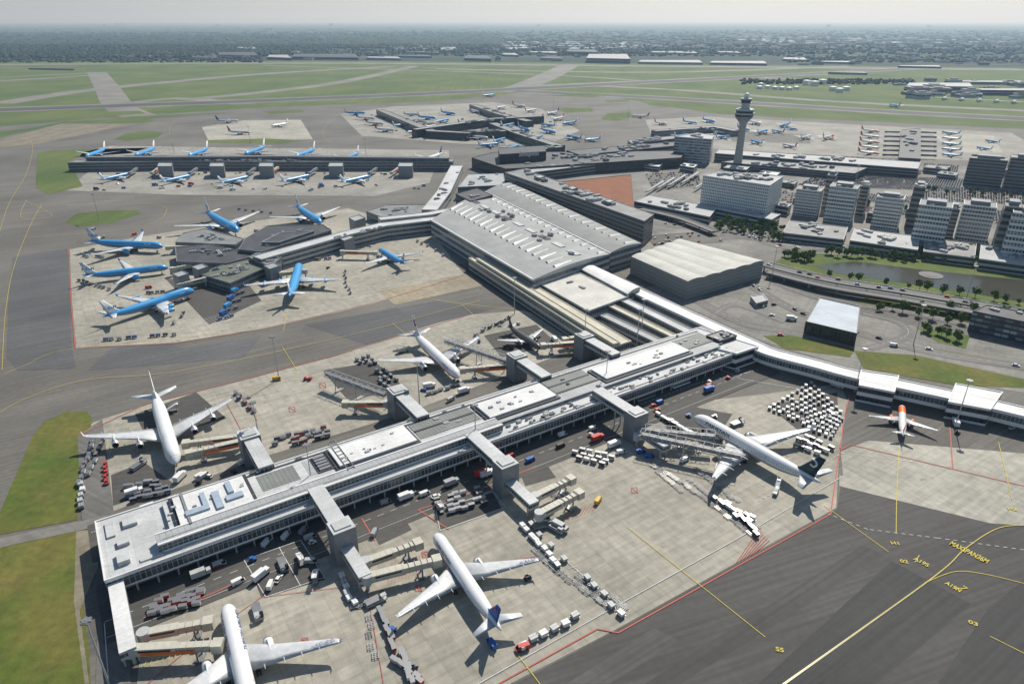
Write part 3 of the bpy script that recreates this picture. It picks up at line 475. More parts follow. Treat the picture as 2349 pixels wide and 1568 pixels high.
for p,z,w in (([(1185,388),(1430,360),(1448,368),(1205,398)],12,LG),([(1640,352),(1650,343),(2112,372),(2106,388)],12,LG),([(1300,345),(1560,325),(1575,332),(1330,356)],16,DR),([(1440,322),(1545,312),(1548,318),(1450,330)],14,MG),([(1655,372),(1700,366),(1990,385),(1960,398)],9,MG)):
    bld('terminal_wing','long terminal wing with flat roof','terminal building',p,z,wall=GR,roof=w,fl=3,win=GLD,hv=16,hs=3)
corr('gate_pier','long dark gate pier lined with parked aircraft','terminal building',[(165,370),(420,367),(750,368),(1040,368)],24,12,wall=GR,roof=MG,fl=3,hv=34,hs=2.2,win=GL)
corr('gate_pier','raised walkway running along the pier roof','terminal building',[(200,360),(640,358),(1030,362)],8,17,11,wall=GR,roof=LG,bands=[(12.5,16)])
for x in (378,497,610,770,930): bld('gate_tower','grey gate lift tower in front of the pier','gate tower',[(x-17,382),(x-14,374),(x+17,374),(x+16,382)],15,wall=GR,roof=LG)
corr('walkway_wing','light roofed connecting walkway to the pier','walkway',[(985,482),(1018,440),(1048,380)],16,12,wall=LGW,roof=WR,fl=2,hv=8,hs=2)
bld('terminal_wing','grey roofed wing between the piers','terminal building',[(1050,430),(1075,400),(1155,398),(1160,425)],14,wall=GR,roof=LG,fl=3,hv=8,hs=2);bld('terminal_wing','dark plant block beside the hall','terminal building',[(1045,445),(1095,432),(1130,448),(1080,462)],20,wall=DK,roof=DR,fl=1,hv=3)
for pts,w,z in (([(872,252),(990,300),(1080,305)],18,12),([(1085,240),(1150,262),(1215,278)],18,12),([(950,297),(1130,272),(1245,266)],14,14),([(1130,282),(1190,305),(1285,335)],18,12),([(1285,335),(1150,352)],20,12),([(1060,302),(1160,300)],16,12)):
    corr('gate_pier','distant dark gate pier with light roof walkway','terminal building',pts,w,z,wall=DK,roof=MG if z<13 else LG,fl=2,win=GLD,hv=14,hs=2.5)
bld('gate_pier','dark narrow pier with boarding bridges on both sides','terminal building',[(2068,298),(2112,295),(2112,365),(2062,362)],12,wall=DK,roof=DR,fl=2,win=GLD,hv=12,hs=3)
corr('gate_pier','light roofed low pier beside the control tower','terminal building',[(1500,300),(1640,290),(1690,300)],16,10,wall=GR,roof=MG,fl=2,hv=8,hs=2.5)
# centre pier with blue aircraft
corr('gate_pier','light-roofed gate pier with strip windows','terminal building',[(1010,500),(880,515),(795,535),(590,592)],13,13,0,wall=LGW,roof=WR,fl=3,hv=16)
corr('gate_pier','upper walkway of the pier with white roof','walkway',[(1065,475),(985,490),(870,502)],11,15,8,wall=LGW,roof=WR,bands=[(11.5,14)])
for p,z,w in (([(562,548),(615,518),(742,516),(760,528),(600,578),(548,572)],12,DR),([(402,568),(480,560),(592,586),(520,604),(405,600)],9,DR),([(455,628),(562,590),(614,612),(528,650)],8,roofmat('olive_roof',(.13,.145,.105),5,5)),([(418,536),(470,525),(560,548),(540,562),(402,556)],9,MG),([(570,590),(600,575),(650,585),(620,612)],11,MG),([(840,485),(890,470),(1000,470),(985,488),(880,500)],9,MG)):
    bld('terminal_pier','dark polygonal pier end building with glazed walls','terminal building',p,z,wall=GR,roof=w,fl=2,win=GL,hv=14)
bld('rooftop_lounge','raised white-edged clerestory on the dark pier roof','terminal building',[(600,556),(640,535),(720,530),(640,556)],14.5,12.1,wall=LGW,roof=DR,fl=1)
for x,y in ((395,628),(440,612),(775,545),(605,610),(800,500)): bld('gate_tower','grey gate lift tower beside the pier end','gate tower',[(x,y),(x+24,y-7),(x+38,y),(x+14,y+8)],12,wall=GR,roof=LG)
# control tower
c=G(1690,388);e=thing('control_tower','tall concrete control tower with two-tier glazed cab and radome','control tower',c)
m=M();m.loft([[(r*math.cos(6.2832*i/24),r*math.sin(6.2832*i/24),z) for i in range(24)] for z,r in ((0,7.5),(10,6),(30,5),(55,4.6),(62,5),(68,9.5))]);ob('shaft',m.mesh('shaft',[mat('weathered_concrete',(.36,.35,.32),.7)],smooth=True),e)
def ring(n,prof,mt,sm=False):
    m=M();m.loft([[(r*math.cos(6.2832*i/24),r*math.sin(6.2832*i/24),z) for i in range(24)] for z,r in prof]);ob(n,m.mesh(n,[mt],smooth=sm),e)
ring('collar',((68,10),(70,11.5),(71.5,12)),GR);ring('window',((71.5,12),(74.5,12.8)),GLD);ring('gallery',((74.5,13.4),(76,13.6)),LGW);ring('window',((76,11.5),(79,12)),GLD);ring('collar',((79,12.6),(81,12),(82,8)),LGW);ring('shaft',((82,5.5),(88,5.2)),LGW)
ring('gallery',((88,7.6),(89,7.8)),LGW);ring('cab_window',((89,6),(93.5,7.6)),GLD);ring('roof',((93.5,8),(94.6,7.6),(95,3)),LGW);ring('radome',((95,2.6),(96,3.4),(98,3.8),(100,3.2),(101.6,1.2)),WH,True)
for k in range(6): m=M();m.cyl(5*math.cos(k),5*math.sin(k),.12,.06,94,99+k%3,5);ob('antenna',m.mesh('antenna',[WH]),e)
# distance: hangars, tanks
for x0,y0,x1,y1,z in ((670,124,822,138,16),(500,120,592,133,18),(612,126,668,138,14),(1065,127,1126,141,16),(1345,124,1446,145,22),(1298,114,1372,124,22),(1464,138,1612,148,10),(1628,140,1760,150,10),(1795,132,1852,141,10),(840,130,920,137,10),(375,124,500,133,8),(65,156,170,159,6),(2080,190,2232,206,14),(2240,203,2400,212,14),(1640,118,1700,123,10),(1900,165,1990,168,8),(930,118,1010,123,10),(1150,122,1190,130,10),(1210,118,1280,124,9),(2200,185,2349,192,8),(540,108,590,114,12),(1010,108,1050,113,9),(1480,118,1600,124,10),(440,128,500,137,9),(900,126,990,132,9),(1240,130,1290,138,12),(1880,140,1960,145,9),(2060,150,2160,155,8)):
    w=LG if R()<.6 else DR
    bld('hangar','large flat hangar beside the airfield','hangar',[(x0,(y0+y1)/2-1),(x0+6,y0),(x1-8,y0),(x1,(y0+y1)/2+1)],z,wall=HG if R()<.6 else GR,roof=w,fl=1 if R()<.5 else 2,win=GLD,group='hangars along the airfield')
for x,y,r,h in ((1742,204,9,8),(1760,203,9,8),(1777,205,9,8),(1793,206,9,8),(1810,207,9,8),(1826,205,8,8),(1745,197,8,8),(1850,195,13,14),(1868,197,13,14),(1886,193,13,14),(1910,208,11,11),(1925,212,11,11),(1940,208,11,11)):
    c=G(x,y);m=M();m.cyl(0,0,r,r,0,h,24);m.cyl(0,0,r,1,h,h+1.6,24)
    for k in range(5): m.bar((r+.2,0,k*h/5),(r*.3,r+.1,(k+1)*h/5),.3)
    thing('storage_tank','white cylindrical fuel storage tank with shallow cone roof','storage tank',c,0,m.mesh('storage_tank',[WH]),'fuel storage tanks')
# far buildings
def fbm():
    m=M();w=U(14,45);d=U(10,30);h=U(5,14);m.box(-w/2,-d/2,0,w/2,d/2,h,0,1);m.box(-w/4,-d/4,h,w/4,d/4,h+2,1);m.box(-w/2-.1,-d/2-.1,h*.4,w/2+.1,d/2+.1,h*.6,2);return m
FB=[fbm().mesh('far_building',[[HG,GR,LGW][k%3],[LG,MG,MG,DR][k%4],GLD]) for k in range(12)]
for k in range(210):
    if R()<.7: x=U(1450,2349);y=U(95,150)
    else: x=U(200,1500);y=U(116,140)
    if 1450<x<1780 and y>130: continue
    if k<35: x=U(2060,2349);y=U(186,228)
    thing('distant_building','low distant building among trees','building',G(x,y),U(-.6,.4),FB[k%12],'distant buildings',U(.8,1.6))
m=M()
for k in range(420):
    x=U(900,2400);y=64+R()**.7*50
    if R()<.25: x=U(0,900);y=U(60,76)
    p=G(x,y);w=U(20,60)*(1.5 if y<85 else 1);d=U(12,40);h=U(5,14);m.box(p.x-w,p.y-d,0,p.x+w,p.y+d,h,0,1 if R()<.35 else 0)
o=thing('distant_town','scattered pale roofs of a distant town','town',(0,0,0),0,m.mesh('distant_town',[MG,LG]));o['kind']='stuff'
m=M()
for k in range(70):
    x=U(940,1480);y=U(97,115);p=G(x,y);w=U(60,220);d=U(40,90);m.box(p.x-w,p.y-d,0,p.x+w,p.y+d,6,0)
for k in range(45):
    p=G(U(1700,2340),U(84,100));w=U(60,220);d=U(40,90);m.box(p.x-w,p.y-d,0,p.x+w,p.y+d,6,0)
o=thing('greenhouse','pale glass greenhouse roofs among distant fields','greenhouses',(0,0,0),0,m.mesh('greenhouse',[mat('greenhouse_glass',(.6,.63,.65),.3)]));o['kind']='stuff'
for k,(x,y,h) in enumerate(((270,53,60),(283,53,50),(500,56,45),(760,55,60),(1235,56,40),(1900,57,50),(2130,58,40),(240,55,35))):
    m=M();m.box(-60,-30,0,60,30,h*1.3,0,1);m.box(-20,-15,h*1.3,20,15,h*1.5,0);m.box(-61,-31,h*.5,61,31,h*.6,1);thing('distant_tower','hazy high-rise block on the horizon','building',G(x,y+5),U(-.3,.3),m.mesh('distant_tower',[GR,LG]),'high-rise blocks on the horizon')
# forests
def clump(m,p,r,h,mi=0):
    n=6;a=U(0,6);m.loft([[(p.x+r*f*U(.8,1.2)*math.cos(a+6.2832*i/n),p.y+r*f*U(.8,1.2)*math.sin(a+6.2832*i/n),z*h) for i in range(n)] for f,z in ((.9,0),(1,.55),(.45,1))],mi)
m=M()
for k in range(13000):
    if R()<.68: x=U(-150,1150);y=74+R()**.7*((134-74) if x<480 else (128-74) if x<750 else (112-74))
    else:
        x=U(900,2450);y=70+R()**.8*55
        if R()<.35:continue
    clump(m,G(x,y),U(18,45) if y<105 else U(9,20),U(10,18),R()<.25)
for k in range(1800):
    x=U(-100,2450);clump(m,G(x,U(130,144) if x<600 or x>1800 else U(114,130)),U(6,13),U(6,12),R()<.3)
for k in range(260): clump(m,G(U(1700,2100),U(184,194)),U(4,8),U(5,9),R()<.3)
o=thing('forest','dark green woodland canopy beyond the airfield','forest',(0,0,0),0,m.mesh('forest',[FOR,FOR2],uv=False));o['kind']='stuff'
# ---------------- landside
sheet('canal_bank',[(1765,608),(1830,575),(2100,588),(2349,618),(2600,650),(2600,760),(2349,706),(2100,668),(1900,632)],.2,GRL)
sheet('water',[(1870,610),(1960,600),(2120,620),(2349,643),(2600,675),(2600,730),(2349,694),(2210,670),(2060,648),(1920,628)],.3,WAT)
line('canal_path',[(1800,578),(2100,592),(2349,620),(2500,640)],4,PAV,.33,sm=True)
sheet('grass_verge',[(1960,700),(2100,712),(2349,770),(2600,820),(2600,790),(2349,745),(2100,690),(1990,680)],.2,GRB);sheet('grass_verge',[(1960,805),(2100,815),(2349,870),(2349,890),(2200,885),(1980,845)],.2,GRB);sheet('grass_verge',[(2100,750),(2225,770),(2215,800),(2150,785)],.21,GRL);sheet('grass_verge',[(1750,770),(1840,770),(1960,800),(1950,820),(1800,800)],.2,GRB);sheet('grass_verge',[(2140,800),(2349,835),(2349,850),(2160,815)],.21,GRL)
sheet('grass_verge',[(1640,517),(1800,540),(1795,552),(1640,528)],.2,GRL)
for pts,w in (([(1500,560),(1700,545),(1830,570),(2100,560),(2400,600)],12),([(1480,510),(1640,530),(1850,560)],14),([(1700,640),(1800,700),(1900,740),(2100,800),(2400,850)],10),([(1600,690),(1700,740),(1800,760),(1950,790)],10),([(1780,650),(1900,690),(2100,720),(2400,790)],9),([(1640,720),(1680,700),(1740,715),(1800,740)],7),([(1990,800),(2080,770),(2060,740),(1980,720)],7),([(1480,478),(1600,520),(1720,500),(1800,470)],8)): rd(pts,w,ROAD,.24,'road');line('lane_marking',pts,.25,WL,.4,sm=True,dash=3)
def viaduct(pts,w,z):
    P=smooth(wpts(pts,z),8);l,r=cpath(P,w);L=(P[0].x,P[0].y,0);e=thing('viaduct','elevated concrete road viaduct with parapets','viaduct',L)
    m=M()
    for i in range(len(P)-1):
        m.prism([r[i],r[i+1],l[i+1],l[i]],z-1,z,0)
        if i%3==0: m3=M();m3.cyl(P[i].x,P[i].y,.8,.8,0,z-1,8);ob('pillar',m3.mesh('pillar',[LGW],L),e)
    for s in (l,r):
        m2=M()
        for i in range(len(P)-1): m2.bar((*s[i],z+.45),(*s[i+1],z+.45),.45)
        ob('parapet',m2.mesh('parapet',[LGW],L),e)
    ob('deck',m.mesh('deck',[ROAD],L),e)
viaduct([(1755,605),(1900,640),(2100,672),(2420,728)],12,6);viaduct([(1762,622),(1900,656),(2100,690),(2420,748)],9,5);viaduct([(1470,478),(1560,500),(1640,530)],9,5)
# fountain
c=G(2135,632);m=M();m.cyl(0,0,9,9,.2,.7,30);m.cyl(0,0,5,5,.7,.9,24);thing('fountain','round dark fountain basin in the canal','fountain',c,0,m.mesh('fountain',[DK]))
def tree(sd):
    random.seed(sd);t=M();t.cyl(0,0,.22,.12,0,3,7)
    for k in range(5): a=U(0,6.28);t.bar((0,0,U(1.8,2.8)),(1.5*math.cos(a),1.5*math.sin(a),U(3.6,5)),.1)
    c=M();lobes=[(U(-1.3,1.3),U(-1.3,1.3),U(3.4,6.2),U(1.2,1.9)) for _ in range(7)]
    for k in range(230):
        x,y,z,r=random.choice(lobes);d=V((random.gauss(0,1),random.gauss(0,1),random.gauss(0,1))).normalized()*r*U(.6,1.08);p=V((x,y,z))+d;q=V((U(-1,1),U(-1,1),U(-1,1))).normalized()*U(.35,.7);s=q.cross(V((U(-1,1),U(-1,1),U(-1,1)))).normalized()*U(.3,.6)
        c.add([p-q-s,p+q-s*.6,p+q*.7+s,p-q*.8+s],[[0,1,2,3]],0 if R()<.8 else 1)
    return t.mesh('trunk',[TRK]),c.mesh('crown',[FO1,FO2],uv=False)
TR=[tree(s) for s in (1,2,3,4)];random.seed(11)
TPT=[]
for (x0,y0,x1,y1,n,j) in ((1640,522,1800,548,30,12),(1660,512,1800,530,16,5),(1975,552,2065,580,14,8),(2190,578,2310,605,18,8),(1880,530,1900,560,5,5),(2080,565,2130,595,7,6),(1800,590,1860,600,16,7),(1890,585,2349,616,40,5),(1900,636,2349,700,14,2),(2100,705,2349,738,10,5),(1990,705,2349,775,14,8),(1750,430,1960,450,14,6),(1960,470,2100,490,10,5),(1700,395,2200,400,16,3),(2100,755,2210,785,8,6),(2110,440,2349,455,12,4)):
    for k in range(n): t=(k+R())/n;TPT.append((x0+(x1-x0)*t+U(-j,j),y0+(y1-y0)*t+U(-j,j)*.6))
for k,(x,y) in enumerate(TPT):
    e=thing('tree','leafy green tree beside a road','tree',G(x,y),U(0,6.28),None,'street trees of the business park',U(.6,1.25))
    ob('trunk',TR[k%4][0],e);ob('crown',TR[k%4][1],e)
# ---------------- aircraft
SPEC={'wide':dict(L=60,R=2.85,zc=5.1,sp=30,eng=[(9.5,1.6,6)],up=1),'jumbo':dict(L=70,R=3.2,zc=5.8,sp=32.2,eng=[(11.5,1.45,6),(20.8,1.45,6)],up=1.22),'narrow':dict(L=38,R=1.95,zc=3.6,sp=17.2,eng=[(5.4,1.05,4.4)],up=1)}
LIV={'klm':(KB,KD,AG,AW,KB),'white':(AW,AW,AG,AW,AW),'china':(AW,KD,AG,BL,AW),'pia':(AW,AW,AG,GN,AW),'orange':(AW,AW,AG,OR,OR),'dark':(DGP,DGP,DGP,BKP,DGP),'red':(AW,RD,AG,RD,AW),'tui':(TB,TB,AW,BL,TB),'navy':(AW,AW,AG,KD,AW),'mas':(AW,RD,AG,AW,AW)}
AF=[(0,0),(.12,.5),(.4,.6),(.7,.35),(1,.02),(.7,-.2),(.35,-.35),(.1,-.35)]
STN=[(0,.04,-.28),(.006,.24,-.25),(.015,.42,-.2),(.028,.6,-.14),(.045,.76,-.09),(.065,.88,-.05),(.095,.97,-.01),(.13,1,0),(.3,1,0),(.36,1,0),(.5,1,0),(.66,1,0),(.74,.93,.06),(.82,.76,.2),(.9,.5,.38),(.96,.27,.5),(1,.09,.55)]
PM={}
def pmesh(kind,liv):
    if (kind,liv) in PM: return PM[kind,liv]
    s=SPEC[kind];L,Rr,zc,sp=s['L'],s['R'],s['zc'],s['sp'];c0,c1,c2,fc,ec=LIV[liv];parts=[];n=28
    def up(t): 
        if s['up']==1: return 1
        return 1+(s['up']-1)*max(0,min(1,(t-.01)/.05))*max(0,min(1,(.36-t)/.08))
    def sf(t,ph,k=1.):
        for i in range(len(STN)-1):
            if STN[i][0]<=t<=STN[i+1][0]: break
        a,b=STN[i],STN[i+1];f=(t-a[0])/(b[0]-a[0]);r=(a[1]+(b[1]-a[1])*f)*Rr*k;dz=(a[2]+(b[2]-a[2])*f)*Rr
        cz=math.cos(ph);return (L/2-t*L,r*math.sin(ph),zc+dz+r*cz*(up(t) if cz>0 else 1))
    ts=[a[0] for a in STN];ts=sorted(set(ts+[.03,.2,.27,.29,.32,.34]));lim=105 if liv=='klm' else 92
    def mf(k,i):
        ph=abs(((i+.5)/n*360+180)%360-180);t=ts[min(k,len(ts)-1)]
        if liv=='orange' and .07<t<.28 and ph<100: return 3
        return 0 if ph<lim else (1 if ph<lim+13 else 2)
    m=M();m.loft([[sf(t,6.28318*i/n) for i in range(n)] for t in ts],mf=mf);parts.append(('fuselage',m.mesh('fuselage',[c0,c1,c2,OR],smooth=True)))
    m=M()
    for sd in (-1,1):
        for a,b in ((4,26),(28,52),(54,78)):
            k=1.012;m.add([sf(.022,sd*rad(a),k),sf(.036,sd*rad(a),k),sf(.036,sd*rad(b),k),sf(.024,sd*rad(b),k)],[[0,1,2,3]])
    parts.append(('cockpit_window',m.mesh('cockpit_window',[DG])))
    m=M();q=.33/Rr/2
    x=.1
    while x<.86:
        for sd in (-1,1):
            f=sd*rad(77);m.add([sf(x,f-sd*q,1.006),sf(x+.3/L,f-sd*q,1.006),sf(x+.3/L,f+sd*q,1.006),sf(x,f+sd*q,1.006)],[[0,1,2,3]])
        x+=.95/L
    parts.append(('cabin_window_row',m.mesh('cabin_window_row',[DG])))
    for x in (.09,.27,.62,.84):
        for sd in (-1,1):
            m=M();f=sd*rad(80);q=.95/Rr
            for (t0,t1,p0,p1) in ((x,x+.15/L,-q,q),(x+1.1/L,x+1.25/L,-q,q),(x,x+1.25/L,-q,-q+.06),(x,x+1.25/L,q-.06,q)): m.add([sf(t0,f+p0,1.005),sf(t1,f+p0,1.005),sf(t1,f+p1,1.005),sf(t0,f+p1,1.005)],[[0,1,2,3]])
            parts.append(('door',m.mesh('door',[ST_])))
    X=lambda t:L/2-t*L
    secs=[(Rr*.3,.30,.52,zc-Rr*.55,.13),(sp*.33,.405,.545,zc-Rr*.3,.11),(sp*.66,.49,.575,zc+Rr*.02,.1),(sp*.97,.57,.61,zc+Rr*.35,.09),(sp,.585,.615,zc+Rr*.4,.08)]
    for sd in (-1,1):
        m=M();m.loft([[(X(a+(b-a)*u),sd*y,z+w*(b-a)*L*th) for u,w in AF] for y,a,b,z,th in secs]);parts.append(('wing',m.mesh('wing',[WING],smooth=True)))
        m=M();m.loft([[(X(.585+.03*u),sd*(sp+w*.15),zc+Rr*.4) for u,w in AF],[(X(.605+.014*u),sd*(sp+.7+w*.1),zc+Rr*.4+1.9) for u,w in AF]]);parts.append(('winglet',m.mesh('winglet',[c0])))
        m=M()
        for f in (.22,.42,.6,.78):
            y=sp*f;te=.52+.10*f;z=zc-Rr*.5+Rr*.9*f;m.loft([[(X(te-.04)+0,sd*(y-.2),z-.5),(X(te-.04),sd*(y+.2),z-.5),(X(te-.04),sd*(y+.2),z-.1),(X(te-.04),sd*(y-.2),z-.1)],[(X(te+.012),sd*(y-.08),z-.1),(X(te+.012),sd*(y+.08),z-.1),(X(te+.012),sd*(y+.08),z+.05),(X(te+.012),sd*(y-.08),z+.05)]])
        parts.append(('flap_fairing',m.mesh('flap_fairing',[AG])))
        m=M()
        for i in range(3):
            f0=.14+.28*i;f1=f0+.25
            te=lambda f:(.525+.075*f if f<.33 else .545+.065*(f-.33)/.67)
            zt=lambda f:zc-Rr*.52+Rr*.92*f+.28
            m.bar((X(te(f0)-.028),sd*sp*f0,zt(f0)),(X(te(f1)-.02),sd*sp*f1,zt(f1)),.09)
        parts.append(('flap_seam',m.mesh('flap_seam',[ST_])))
        for (y,r,l) in s['eng']:
            f=y/sp;xl=X(.31+.275*f);x0=xl+l*.62;zz=zc-Rr*.55+Rr*.95*f-r*1.15
            if kind=='narrow': zz+=.15
            m=M();n2=18;pf=((.5,.3),(.45,.82),(0,.84),(.02,.92),(.12,1),(.5,1.02),(.8,.85),(1,.62),(.97,.5),(1.15,.15))
            m.loft([[(x0-t*l,sd*y+r*q*math.cos(6.2832*i/n2),zz+r*q*math.sin(6.2832*i/n2)) for i in range(n2)] for t,q in pf],mf=lambda k,i:1 if k<2 else (2 if k<4 or k>6 else 0))
            m.box(x0-l*1.2,sd*y-.2,zz+r*.8,x0-l*.25,sd*y+.2,zz+r*1.45,0);parts.append(('engine',m.mesh('engine',[ec,BKP,ST_],smooth=True)))
        m=M();m.loft([[(X(a+(b-a)*u),sd*y,z+w*(b-a)*L*.1) for u,w in AF] for y,a,b,z in ((Rr*.1,.86,.955,zc+Rr*.45),(sp*.32,.945,.985,zc+Rr*.75))]);parts.append(('tailplane',m.mesh('tailplane',[WING],smooth=True)))
    m=M();m.loft([[(X(a+(b-a)*u),w*(b-a)*L*.08,z) for u,w in AF] for z,a,b in ((zc+Rr*.75,.81,.955),(zc+Rr*1.3,.85,.96),(zc+Rr*4.1,.955,1.0))]);parts.append(('tail_fin',m.mesh('tail_fin',[fc],smooth=True)))
    m=M();m.cyl(X(.09),0,.15,.15,0.5,zc-Rr*.8,8)
    for y in (-.4,.4): m.wheel(X(.09),y,.5,.3)
    parts.append(('landing_gear',m.mesh('landing_gear',[BK])))
    for sd in (-1,1):
        m=M();y=sd*Rr*1.6;m.cyl(X(.5),y,.25,.25,.6,zc-Rr*.4,8)
        for dx in (-.8,.8):
            for dy in (-.5,.5): m.wheel(X(.5)+dx,y+dy,.6,.4)
        parts.append(('landing_gear',m.mesh('landing_gear',[BK])))
    PM[kind,liv]=parts;return parts
def plane(n,t,kind='wide',liv='white',label='white twin-engine airliner parked on a concrete stand',wd=None,small=False):
    s=SPEC[kind];z=s['zc']
    A=G(*n,z).xy
    if wd: d=V(wd).normalized()*s['L']
    else: d=G(*t,z).xy-A
    k=d.length/s['L']
    if small: k=max(.75,min(1.25,k));d=d.normalized()*k*s['L']
    c=A+d/2;e=thing('airliner',label,'airplane',(c.x,c.y,.3),math.atan2(-d.y,-d.x),group='parked airliners',sc=k)
    for pn,me in pmesh(kind,liv):
        if small and pn in('cabin_window_row','door','flap_fairing','flap_seam'): continue
        ob(pn,me,e)
    return e
def fintext(e,kind,s,mt,w):
    q=SPEC[kind];L=q['L']
    for sd in (-1,1):
        yo=sd*(.62 if kind!='narrow' else .3);x=L/2-.9*L;z=q['zc']+q['R']*1.75
        ob('tail_lettering',textmesh(s,mt,w,None,.02),e,fm((x+sd*w*.25-1.2,yo,z),(-sd,0,0),(.0,-sd*.03,1)))
def disc(e,kind,mt,t,h,r,yy=.42,n=12,cres=False):
    q=SPEC[kind];L=q['L'];m=M()
    if cres: m.loft([[(L/2-L*t+r*math.cos(a)*f,y,h+r*math.sin(a)*f) for a,f in [(rad(40+k*28),1) for k in range(11)]+[(rad(320-k*28),.62) for k in range(11)]] for y in (-yy,yy)])
    else: m.loft([[(L/2-L*t+r*math.cos(6.2832*k/n),y,h+r*math.sin(6.2832*k/n)) for k in range(n)] for y in (-yy,yy)])
    ob('tail_emblem',m.mesh('tail_emblem',[mt]),e)
def wtext(e,kind,s,sd,mt=KD,w=6.5):
    q=SPEC[kind];sp=q['sp'];L=q['L'];f=.74;y=-sp*f if sd<0 else sp*(f+w/sp)
    x=L/2-L*(.52+.082*f)+.2;z=q['zc']-q['R']*.5+q['R']*.95*f+.55
    ob('wing_lettering',textmesh(s,mt,w,1.2),e,fm((x,y,z+.15),(-.16*(1 if sd<0 else -1),-1,.1),(1,-.16,0)))
def ftext(e,kind,s,t,w,mt=BL,sides=(1,-1)):
    q=SPEC[kind];L=q['L'];r=q['R'];a=rad(58)
    for sd in sides:
        x=L/2-L*t;yn=V((0,sd*math.sin(a),math.cos(a)));upv=V((0,-sd*math.cos(a),math.sin(a)));xd=upv.cross(yn);o=V((x,0,q['zc']))+yn*(r*1.03)
        if xd.x>0:o.x-=w
        h=1.4;ob('fuselage_lettering',textmesh(s,mt,w,h,.01),e,fm(o-upv*h/2,xd,upv))
dS=(.487,-.873)
e=plane((520,1385),None,'wide','white','white airliner with grey belly docked at two boarding bridges',wd=dS);wtext(e,'wide','TC-JNL',-1);ftext(e,'wide','TURKISH AIRLINES',.1,19,KD)
e=plane((998,1222),(1150,1452),'wide','china','white airliner with blue tail fin docked at boarding bridges');wtext(e,'wide','B-6135',-1);ftext(e,'wide','CHINA SOUTHERN',.12,14,KD)
disc(e,'wide',RD,.935,13.6,.9)
e=plane((1592,958),(1880,1120),'wide','pia','white airliner with dark blue-green tail fin under a lattice bridge');ftext(e,'wide','PAKISTAN',.14,12,GN);disc(e,'wide',EMB,.93,13.,1.7,cres=True)
e=plane((2069,930),(2071,1003),'narrow','orange','small white and orange airliner parked near a gate lounge')
e=plane((403,1062),(355,905),'jumbo','white','white four-engine jumbo jet at twin boarding bridges')
e=plane((1052,866),(948,768),'wide','mas','white airliner with red and blue stripe beside the pier');ftext(e,'wide','malaysia',.12,8,KD);disc(e,'wide',RD,.925,12.6,1.1);disc(e,'wide',KD,.945,14.2,.9,.44)
plane((1240,800),(1165,750),'narrow','dark','dark grey narrow airliner parked beside a boarding bridge')
KL='sky blue and white airliner parked at the pier'
for n,t,k in (((445,664),(238,732),'jumbo'),((386,613),(190,637),'wide'),((374,567),(205,560),'wide'),((688,610),(664,688),'jumbo'),((870,571),(930,608),'wide'),((546,534),(474,494),'wide'),((736,514),(680,478),'wide')):
    e=plane(n,t,k,'klm',KL);fintext(e,k,'KLM',KB,5.5);ftext(e,k,'KLM',.13,5,AW)
for x,y in ((262,405),(400,410),(533,413),(675,410),(812,412)): plane((x+38,y-9),(x-32,y+7),'wide','klm',KL,small=True)
for x,y in ((235,347),(348,345),(470,346),(600,342),(715,348),(815,357),(1005,358)): plane((x-38,y+13),(x+10,y-4),'wide','klm' if x<900 else 'navy',KL if x<900 else 'white airliner with dark tail behind the pier',small=True)
SM=[(548,278,472,278,'navy'),(575,305,492,302,'red'),(622,290,662,284,'white'),(838,260,772,260,'klm'),(1135,218,1095,222,'klm'),(1450,266,1490,267,'red'),(2040,240,2115,255,'tui'),(1795,330,1828,338,'red'),(1912,312,1880,320,'orange'),
 (905,300,845,295,'red'),(975,300,930,306,'navy'),(880,285,820,280,'red'),(860,272,815,270,'navy'),(1000,272,945,268,'klm'),(1030,275,990,283,'klm'),(960,262,925,262,'klm'),(1120,318,1060,312,'red'),(1145,330,1095,335,'klm'),(1190,335,1160,345,'klm'),(1100,258,1065,250,'red'),(1160,245,1125,252,'white'),(1230,252,1195,258,'red'),(1255,262,1290,256,'navy'),(1215,268,1250,274,'navy'),(1275,305,1240,298,'klm'),(1290,285,1325,280,'klm'),(1300,312,1335,320,'klm'),(1340,322,1380,318,'klm'),(1270,275,1300,268,'red'),(1240,285,1275,290,'klm'),(1205,245,1165,240,'red'),
 (1560,300,1530,308,'orange'),(1600,282,1565,278,'tui'),(1580,310,1545,316,'klm'),(1745,285,1715,278,'navy'),(1760,300,1730,308,'klm'),(1790,290,1815,284,'klm'),(1770,298,1800,304,'tui'),(1722,322,1750,330,'klm'),(1530,285,1500,280,'orange'),(1635,300,1665,306,'red'),
 (940,285,900,290,'klm'),(1045,262,1010,258,'klm'),(1085,290,1050,285,'navy'),(1180,285,1145,292,'klm'),(1215,300,1185,292,'klm'),(1160,318,1130,326,'klm'),(1000,288,970,294,'red'),(1640,280,1610,274,'klm'),(1675,312,1640,316,'klm'),(1720,298,1690,292,'tui'),(1555,325,1520,328,'orange'),(1830,296,1800,292,'klm'),(1860,312,1835,318,'white'),(2260,320,2295,326,'klm'),(2240,336,2275,342,'klm'),(1245,312,1215,318,'klm')]
for x,y,a,b,l in SM: plane((x,y),(a,b),'narrow',l,{'klm':KL,'tui':'pale blue airliner on the taxiway'}.get(l,'small white airliner with coloured tail on the apron'),small=True)
for k in range(5):
    y=302+k*12.5;plane((2018,y),(1974-k*2,y-5),'narrow','red' if k%2 else 'orange','white airliner with bright tail nosed in to the narrow pier',small=True)
    plane((2160,y),(2204+k,y+5),'narrow','klm' if k!=1 else 'white',KL if k!=1 else 'white airliner parked at the narrow pier',small=True)
for k in range(6): plane((2130+k*40,222+k*2),(2115+k*40,228+k*2),'narrow','white','white airliner beside distant cargo sheds',small=True)
